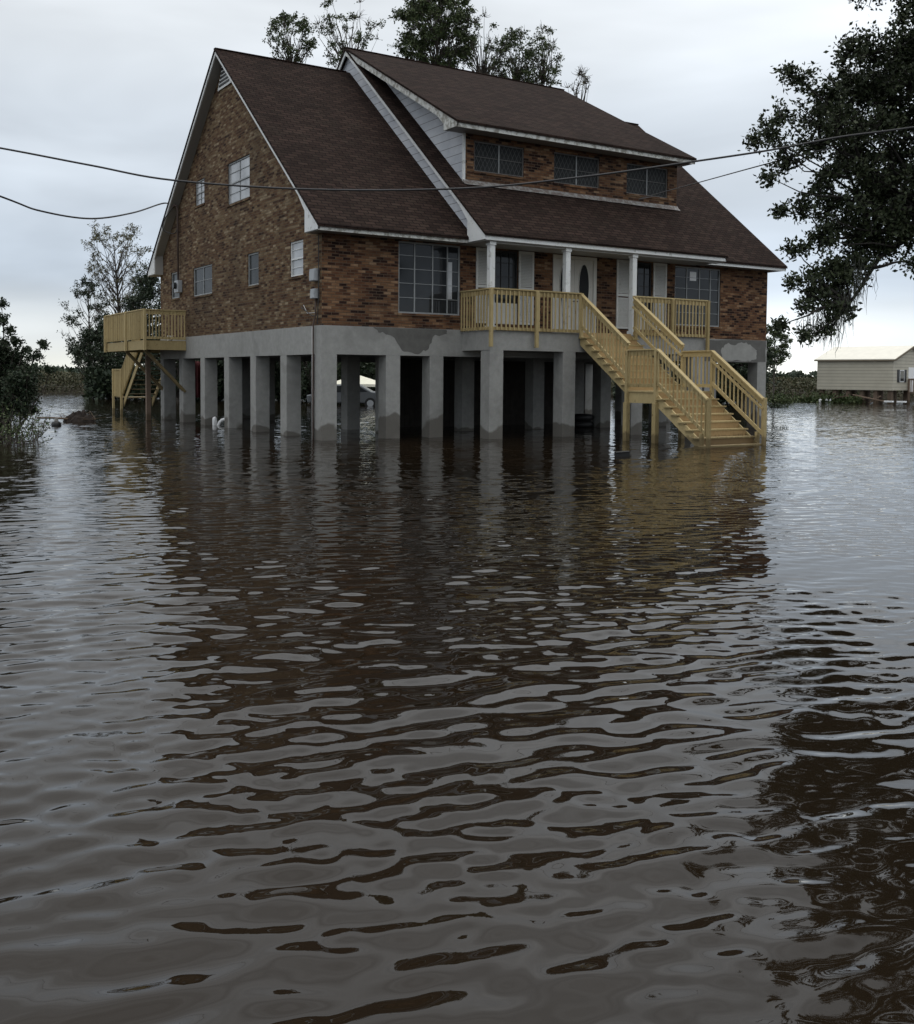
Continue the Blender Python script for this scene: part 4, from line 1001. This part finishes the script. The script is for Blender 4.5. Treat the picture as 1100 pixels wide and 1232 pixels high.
band('far_treeline', 'distant dark treeline beyond the marsh', -700, 1900, 230, 262, 22000, 1.8, 3.6, 1.1, DARKL, rg, .8)
band('thicket', 'dense dark green thicket behind the house seen between the piers', 225, 520, 67, 73, 16000, 2.7, 3.5, .36, DARKL, rg, .6)
band('thicket', 'dense dark green thicket low behind the rear deck', 105, 215, 69, 74, 6000, 1.6, 2.6, .34, DARKL, rg, .6)
band('thicket', 'dense dark thicket seen through the piers beside the staircase', 740, 918, 69, 74, 9000, 2.0, 2.8, .36, DARKL, rg, .6)
# weeds in the open water at the right
def weed(u, d, label, r, h, n, seed, m=GREENL, lf=.16, ns=22):
    rg = np.random.default_rng(seed); c = spot(u, d); t = thing('water_weeds', c, label, 'plant')
    P = np.stack([c.x + rg.normal(size=n) * r * .85, c.y - rg.normal(size=n) * r * .54, np.abs(rg.normal(size=n)) * h], 1)
    P[:, 0] = c.x + (P[:, 0] - c.x) ; leaves('leaves', P, lf, m, t, .5, up=.5, rg=rg)
    s = MB()
    for i in range(ns):
        q = Vector((c.x + rg.normal() * r * .5, c.y + rg.normal() * r * .3, -.1)); s.tube([q, q + Vector((rg.normal() * .1, rg.normal() * .1, h * rg.uniform(.5, 2)))], [.015, .004], 4, False)
    s.build('stems', BARK, t)
weed(938, 73, 'leafy green clump of weeds in the open water right of the staircase', .7, .35, 900, 1)
weed(945, 75, 'small sprawl of weeds at the right tip of the leafy clump', .45, .12, 200, 3)
weed(935, 63, 'thin dark line of weeds just below the leafy clump', .45, .05, 160, 2, DARKL)
weed(943, 36.5, 'small dark twiggy weeds floating right of the staircase foot', .16, .03, 60, 4, DARKL, .05, 8)

# ------------------------------------------------------------------ cream house at the right
def cream_house():
    c0 = spot(1073, 73.5); ang = math.atan2(RT.y, RT.x) + R(0)
    view = Vector((c0.x - CAM.x, c0.y - CAM.y, 0)).normalized(); rgt = Vector((view.y, -view.x, 0))
    al = R(24)
    ex = (-rgt * math.cos(al) + view * math.sin(al))      # along the long wall, away to the left
    ey = (rgt * math.sin(al) + view * math.cos(al))       # along the end wall, to the right and back
    LW, WW, z0, z1, zr = 5.75, 5.8, .95, 3.17, 4.13
    t = thing('cream_house', c0, 'small cream sided house with pale metal roof and low pilings in the water', 'house')
    P = lambda a, b, z: c0 + ex * a + ey * b + Vector((0, 0, z))
    m, nt, b, N, L = mat('cream_siding'); g = N('ShaderNodeNewGeometry'); sp = N('ShaderNodeSeparateXYZ'); L(g.outputs['Position'], sp.inputs[0])
    fr = mathn(nt, 'FRACT', mathn(nt, 'DIVIDE', sp.outputs['Z'], .235))
    cc = ramp(nt, noise(nt, 1.2, 4).outputs['Fac'], [(.3, (.46, .43, .35)), (.7, (.54, .51, .42))]).outputs[0]
    L(mixc(nt, ramp(nt, fr, [(.0, (1,) * 3), (.2, (.0,) * 3)]).outputs[0], cc, (.16, .145, .115)), b.inputs['Base Color']); bump(nt, b, fr, .5, .03)
    wl = MB(); 
    wl.quad(P(0, 0, z0), P(0, 0, z1), P(LW, 0, z1), P(LW, 0, z0)); wl.quad(P(LW, 0, z0), P(LW, 0, z1), P(LW, WW, z1), P(LW, WW, z0)); wl.quad(P(LW, WW, z0), P(LW, WW, z1), P(0, WW, z1), P(0, WW, z0))
    wl.add([P(0, 0, z0), P(0, WW, z0), P(0, WW, z1), P(0, WW / 2, zr), P(0, 0, z1)], [(0, 1, 2, 3, 4)]); wl.add([P(LW, 0, z1), P(LW, WW / 2, zr), P(LW, WW, z1)], [(0, 1, 2)])
    wl.quad(P(0, 0, z0), P(LW, 0, z0), P(LW, WW, z0), P(0, WW, z0))
    wl.build('wall', m, t)
    rf = MB(); o = .18; e = (zr - z1) / (WW / 2) * .15
    for s in (0, 1):
        b0 = -.15 if s == 0 else WW + .15
        A = [P(-o, b0, z1 - e), P(LW + o, b0, z1 - e), P(LW + o, WW / 2, zr), P(-o, WW / 2, zr)]
        rf.prism([q + Vector((0, 0, .07)) for q in A], (0, 0, -.07))
    rf.build('roof', m_simple('pale_metal_roof', (.72, .69, .60), .45, .06, 2), t)
    tb = MB(); tb.bar(P(-o - .01, -.17, z1 - e - .03), P(LW + o, -.17, z1 - e - .03), .03, .09); tb.bar(P(-o - .015, -.15, z1 - e - .02), P(-o - .015, WW / 2, zr - .02), .03, .13); tb.bar(P(-o - .015, WW / 2, zr - .02), P(-o - .015, WW + .15, z1 - e - .02), .03, .13)
    tb.build('trim', m_simple('brown_trim', (.16, .13, .09), .6, .1), t)
    def opening(nm, b0, b1, za, zb, mt, d=.03):
        f = MB(); f.prism([P(-d, b0, za), P(-d, b1, za), P(-d, b1, zb), P(-d, b0, zb)], ex * d); return f.build(nm, mt, t)
    wn = opening('window', 1.0, 1.75, 1.55, 2.42, WHITE); 
    MB().prism([P(-.045, 1.08, 1.62), P(-.045, 1.67, 1.62), P(-.045, 1.67, 2.35), P(-.045, 1.08, 2.35)], ex * .014).build('pane', GLASS, wn)
    opening('shutter', .62, .98, 1.52, 2.44, BLACK); opening('shutter', 1.77, 2.12, 1.52, 2.44, BLACK)
    dd = opening('door', 2.45, 3.4, .85, 2.62, PVC); opening('shutter', 3.75, 4.1, 1.52, 2.44, BLACK); opening('window', 4.12, 4.9, 1.55, 2.42, GLASS); opening('shutter', 4.92, 5.25, 1.52, 2.44, BLACK)
    for a in np.linspace(.3, LW - .3, 6):
        for b_ in (.3, WW / 2, WW - .3):
            q = P(a, b_, 0); MB().box(q.x - .14, q.x + .14, q.y - .14, q.y + .14, -.9, z0).build('piling', OLDW, t)
    # wooden steps down from the door
    s = thing('cream_house_steps', P(-1, 2.9, 0), 'brown wooden steps with railing at the door of the cream house', 'steps')
    sp_ = MB(); sp_.prism([P(-1.2, 2.4, .72), P(-.02, 2.4, .72), P(-.02, 3.6, .72), P(-1.2, 3.6, .72)], (0, 0, .07)); sp_.build('platform', OLDW, s)
    st_ = MB()
    for i in range(4): a = -1.2 - i * .28; st_.prism([P(a - .28, 2.4, .56 - i * .19), P(a, 2.4, .56 - i * .19), P(a, 3.6, .56 - i * .19), P(a - .28, 3.6, .56 - i * .19)], (0, 0, .05))
    st_.build('tread', OLDW, s)
    for b_ in (2.4, 3.6):
        r = MB(); r.bar(P(-.05, b_, 1.75), P(-1.2, b_, 1.75), .06, .12); r.bar(P(-1.2, b_, 1.75), P(-2.3, b_, .95), .06, .12)
        for a, za, zb in ((-.1, -.6, 1.75), (-1.2, -.6, 1.75), (-2.3, -.6, .95)): r.bar(P(a, b_, za), P(a, b_, zb), .1, .1)
        for i in range(6): r.bar(P(-.25 - i * .17, b_, .8), P(-.25 - i * .17, b_, 1.72), .04, .04)
        for i in range(5): r.bar(P(-1.35 - i * .2, b_, .65 - i * .14), P(-1.35 - i * .2, b_, 1.62 - i * .145), .04, .04)
        r.build('railing', OLDW, s)
    # scattered lumber and brush along the foot of the long wall
    lm = [((-.2, -.6, .1), (2.6, -.7, .62)), ((1.4, -.6, .05), (.6, -.6, .55)), ((6.0, -.5, .45), (8.0, -.4, .05)), ((3.0, -.5, .55), (5.2, -.6, .15))]
    for i, (a, b_) in enumerate(lm):
        lb = ['long board leaning under the near end of the cream house', 'short board crossing the leaning one under the cream house', 'board sloping into the water at the left end of the cream house', 'board lying along the middle of the cream house pilings'][i]
        tag(MB().bar(P(*a), P(*b_), .16, .07).build('loose_board', OLDW), lb, 'board', 'loose boards under the cream house')
    rg = np.random.default_rng(8); n = 2600
    a = rg.uniform(2.2, LW + 1.6, n); b_ = rg.normal(size=n) * .35 - .3; z = np.abs(rg.normal(size=n)) * .22 * (1.2 - .1 * np.abs(a - 5))
    X = np.array(c0)[None] + np.array(ex)[None] * a[:, None] + np.array(ey)[None] * b_[:, None]; X[:, 2] = z
    o = leaves('shore_brush', X, .2, GREENL, None, .5, up=.4, rg=rg); tag(o, 'low brush growing along the foot of the cream house', 'brush', kind='stuff')
    for i, (a, lb) in enumerate(((5.05, 'round white bottle at the left of three under the cream house'), (4.55, 'narrow white bottle in the middle of three under the cream house'), (4.25, 'white bottle at the right of three under the cream house'), )):
        q = P(a, -.75, 0); k = thing('plastic_bottle', q, lb, 'bottle', 'white bottles under the cream house')
        MB().tube([(q.x, q.y, -.05), (q.x, q.y, .2), (q.x, q.y, .27)], [.12 - .02 * i, .12 - .02 * i, .04], 10).build('body', PVC, k, smooth=True); MB().tube([(q.x, q.y, .27), (q.x, q.y, .33)], .04, 8).build('cap', METAL, k)
    for a, lb in ((.2, 'left white slab of litter by the cream house steps'), (-.7, 'right white slab of litter by the cream house steps')):
        tag(MB().bar(P(a, -.8, .18), P(a - .6, -.8, .18), .3, .12).build('foam_slab', PVC, bevel=.02), lb, 'foam slab', 'white foam by the cream house')
cream_house()

# ------------------------------------------------------------------ seen under the house
def behind():
    # canopy tent
    c = spot(430, 64); t = thing('canopy_tent', c, 'cream peaked canopy seen between the piers beyond the house', 'canopy')
    r, v = RT.copy(), FW.copy(); r.z = v.z = 0; r.normalize(); v.normalize()
    Q = lambda a, b, z: c + r * a + v * b + Vector((0, 0, z))
    CRM = m_simple('cream_canvas', (.72, .70, .58), .7, .05)
    m = MB(); ap = Q(0, 0, 1.80)
    cs = [Q(-1.7, -1.4, 1.22), Q(1.7, -1.4, 1.22), Q(1.7, 1.4, 1.22), Q(-1.7, 1.4, 1.22)]
    m.add(cs + [ap] + [q - Vector((0, 0, .16)) for q in cs], [(0, 1, 4), (1, 2, 4), (2, 3, 4), (3, 0, 4), (0, 5, 6, 1), (1, 6, 7, 2), (2, 7, 8, 3), (3, 8, 5, 0)])
    m.build('canvas', CRM, t)
    for q in cs: MB().tube([(q.x, q.y, -.5), (q.x, q.y, 1.2)], .035, 6).build('pole', METAL, t)
    # car parked behind
    def car(u, d, label, paint, a0=0.0):
        c = spot(u, d); k = thing('parked_car', c, label, 'car', 'cars standing behind the house')
        ax = (r * math.cos(a0) + v * math.sin(a0)); ay = Vector((-ax.y, ax.x, 0)); Z = Vector((0, 0, 1))
        K = lambda a, z: c + ax * a + Z * z
        prof = [(-2.2, .28), (-2.25, .72), (-1.3, .86), (-.75, 1.32), (.75, 1.36), (1.45, .95), (2.15, .85), (2.2, .28)]
        MB().prism([K(a, z - .12) - ay * .85 for a, z in prof], ay * 1.7).build('body', paint, k, bevel=.06)
        MB().prism([K(a, z - .12) - ay * .86 for a, z in [(-1.15, .88), (-.68, 1.25), (.68, 1.28), (1.25, .93)]], ay * 1.72).build('side_window', GLASS, k)
        for a in (-1.4, 1.4):
            for s in (-1, 1):
                q = K(a, .16) + ay * .8 * s; w_ = MB().tube([q - ay * .11, q + ay * .11], .32, 18).build('wheel', BLACK, k); MB().tube([q + ay * (.112 * s), q + ay * (.125 * s)], .19, 14).build('rim', METAL, w_)
        return k
    car(418, 60, 'dark grey car with its wheels in the water seen past the corner pier', m_simple('silver_car_paint', (.13, .14, .15), .3, .05, metal=.4))
    car(487, 61, 'white car glimpsed between the second and third front piers', m_simple('white_car_paint', (.75, .76, .78), .3, .03), .15)
    wb = spot(490, 74); b_ = thing('white_shed', wb, 'white shed glimpsed between the second and third front piers', 'shed')
    W_ = lambda a, b, z: wb + r * a + v * b + Vector((0, 0, z))
    MB().prism([W_(-2, 0, -.2), W_(2, 0, -.2), W_(2, 0, 1.5), W_(-2, 0, 1.5)], v * 3).build('wall', PVC, b_)
    MB().prism([W_(-2.2, -.2, 1.5), W_(-2.2, 1.5, 2.3), W_(-2.2, 3.2, 1.5)], r * 4.4).build('roof', CRM, b_)
    MB().prism([W_(-.4, -.03, 0), W_(.4, -.03, 0), W_(.4, -.03, 1.3), W_(-.4, -.03, 1.3)], v * .028).build('door', OLDW, b_)
    # red cloth hanging at the far side
    q = spot(239, 43); V = []; F = []
    for i in range(9):
        for j in range(7): V.append((q.x + r.x * (i - 4) * .035 + .05 * math.sin(i * 1.3) * v.x, q.y + r.y * (i - 4) * .035 + .05 * math.sin(i * 1.3), 2.28 - j * .25 + .03 * math.sin(i * 2)))
    for i in range(8):
        for j in range(6): a = i * 7 + j; F.append((a, a + 1, a + 8, a + 7))
    o = MB().add(V, F).build('red_cloth', RED, smooth=True); s_ = o.modifiers.new('s', 'SOLIDIFY'); s_.thickness = .01
    tag(o, 'red cloth hanging behind the left piers under the house', 'cloth')
    # tyres stacked under the house
    q = spot(700, 36.2)
    for i, lb in enumerate(('lower black tyre under the house beside the porch pier', 'upper black tyre under the house beside the porch pier')):
        cz = .1 + i * .24; P = [(q.x + .3 * math.cos(a), q.y + .3 * math.sin(a), cz) for a in np.linspace(0, 2 * math.pi, 21)]
        tag(MB().tube(P, .12, 10, False).build('tyre', BLACK, smooth=True), lb, 'tyre', 'tyres under the house')
    # added plank wall, coloured dark to blacken the gaps between the piers
    e = thing('dark_gap_wall', (9.5, 12, 0), 'added dark plank wall that blackens the gaps between the piers under the house', 'wall')
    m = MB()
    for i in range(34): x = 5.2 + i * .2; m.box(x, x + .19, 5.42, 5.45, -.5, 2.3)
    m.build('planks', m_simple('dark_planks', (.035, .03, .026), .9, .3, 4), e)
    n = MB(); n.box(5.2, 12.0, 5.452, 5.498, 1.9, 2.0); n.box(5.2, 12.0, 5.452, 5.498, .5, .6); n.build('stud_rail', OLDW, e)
behind()

# ------------------------------------------------------------------ overhead wires
def wire(pts_, r, label, group='overhead cables crossing in front of the house'):
    P = [Vector(p) for p in pts_]; out = []
    for i in range(len(P) - 1):      # Catmull-Rom
        p0 = P[max(i - 1, 0)]; p1 = P[i]; p2 = P[i + 1]; p3 = P[min(i + 2, len(P) - 1)]
        for k in range(8):
            t = k / 8; out.append(.5 * ((2 * p1) + (p2 - p0) * t + (2 * p0 - 5 * p1 + 4 * p2 - p3) * t * t + (3 * p1 - p0 - 3 * p2 + p3) * t ** 3))
    out.append(P[-1])
    tag(MB().tube(out, r, 6).build('power_line', CABLE, smooth=True), label, 'cable', group)
tk = [(-160, 150, 13.5), (0, 178, 13.5), (110, 199, 13.5), (210, 217, 13.5), (380, 228, 13.5), (560, 226.5, 13.4), (700, 213, 13.2), (830, 195, 13), (930, 180, 12.8), (1010, 165, 12.6), (1100, 153, 12.4), (1300, 122, 12.0)]
wire([pt(*q) for q in tk], .0125, 'thick sagging black cable crossing the whole view in front of the roof')
wire([pt(-260, 140, 20), pt(0, 236, 27), pt(50, 254, 30), pt(110, 263, 33.5), pt(160, 256, 37), pt(197, 244.5, 40), Vector((-.2, 12.3, 7.8))], .028, 'thin cable drooping from the left to the conduit on the gable')
wire([Vector((-.2, 12.3, 7.8)), Vector((-.45, 12.5, 7.35)), Vector((-.42, 12.75, 7.0)), Vector((-.1, 12.3, 6.9)), Vector((-.05, 12.2, 7.7))], .018, 'short drip loop of cable hanging at the top of the conduit', 'service drop')
wire([Vector((12.3, .6, 7.75)), pt(770, 239, 29), pt(850, 217, 22), pt(927, 196, 17), pt(1000, 178, 15)], .011, 'thin straight line running from the dormer up to the oak')
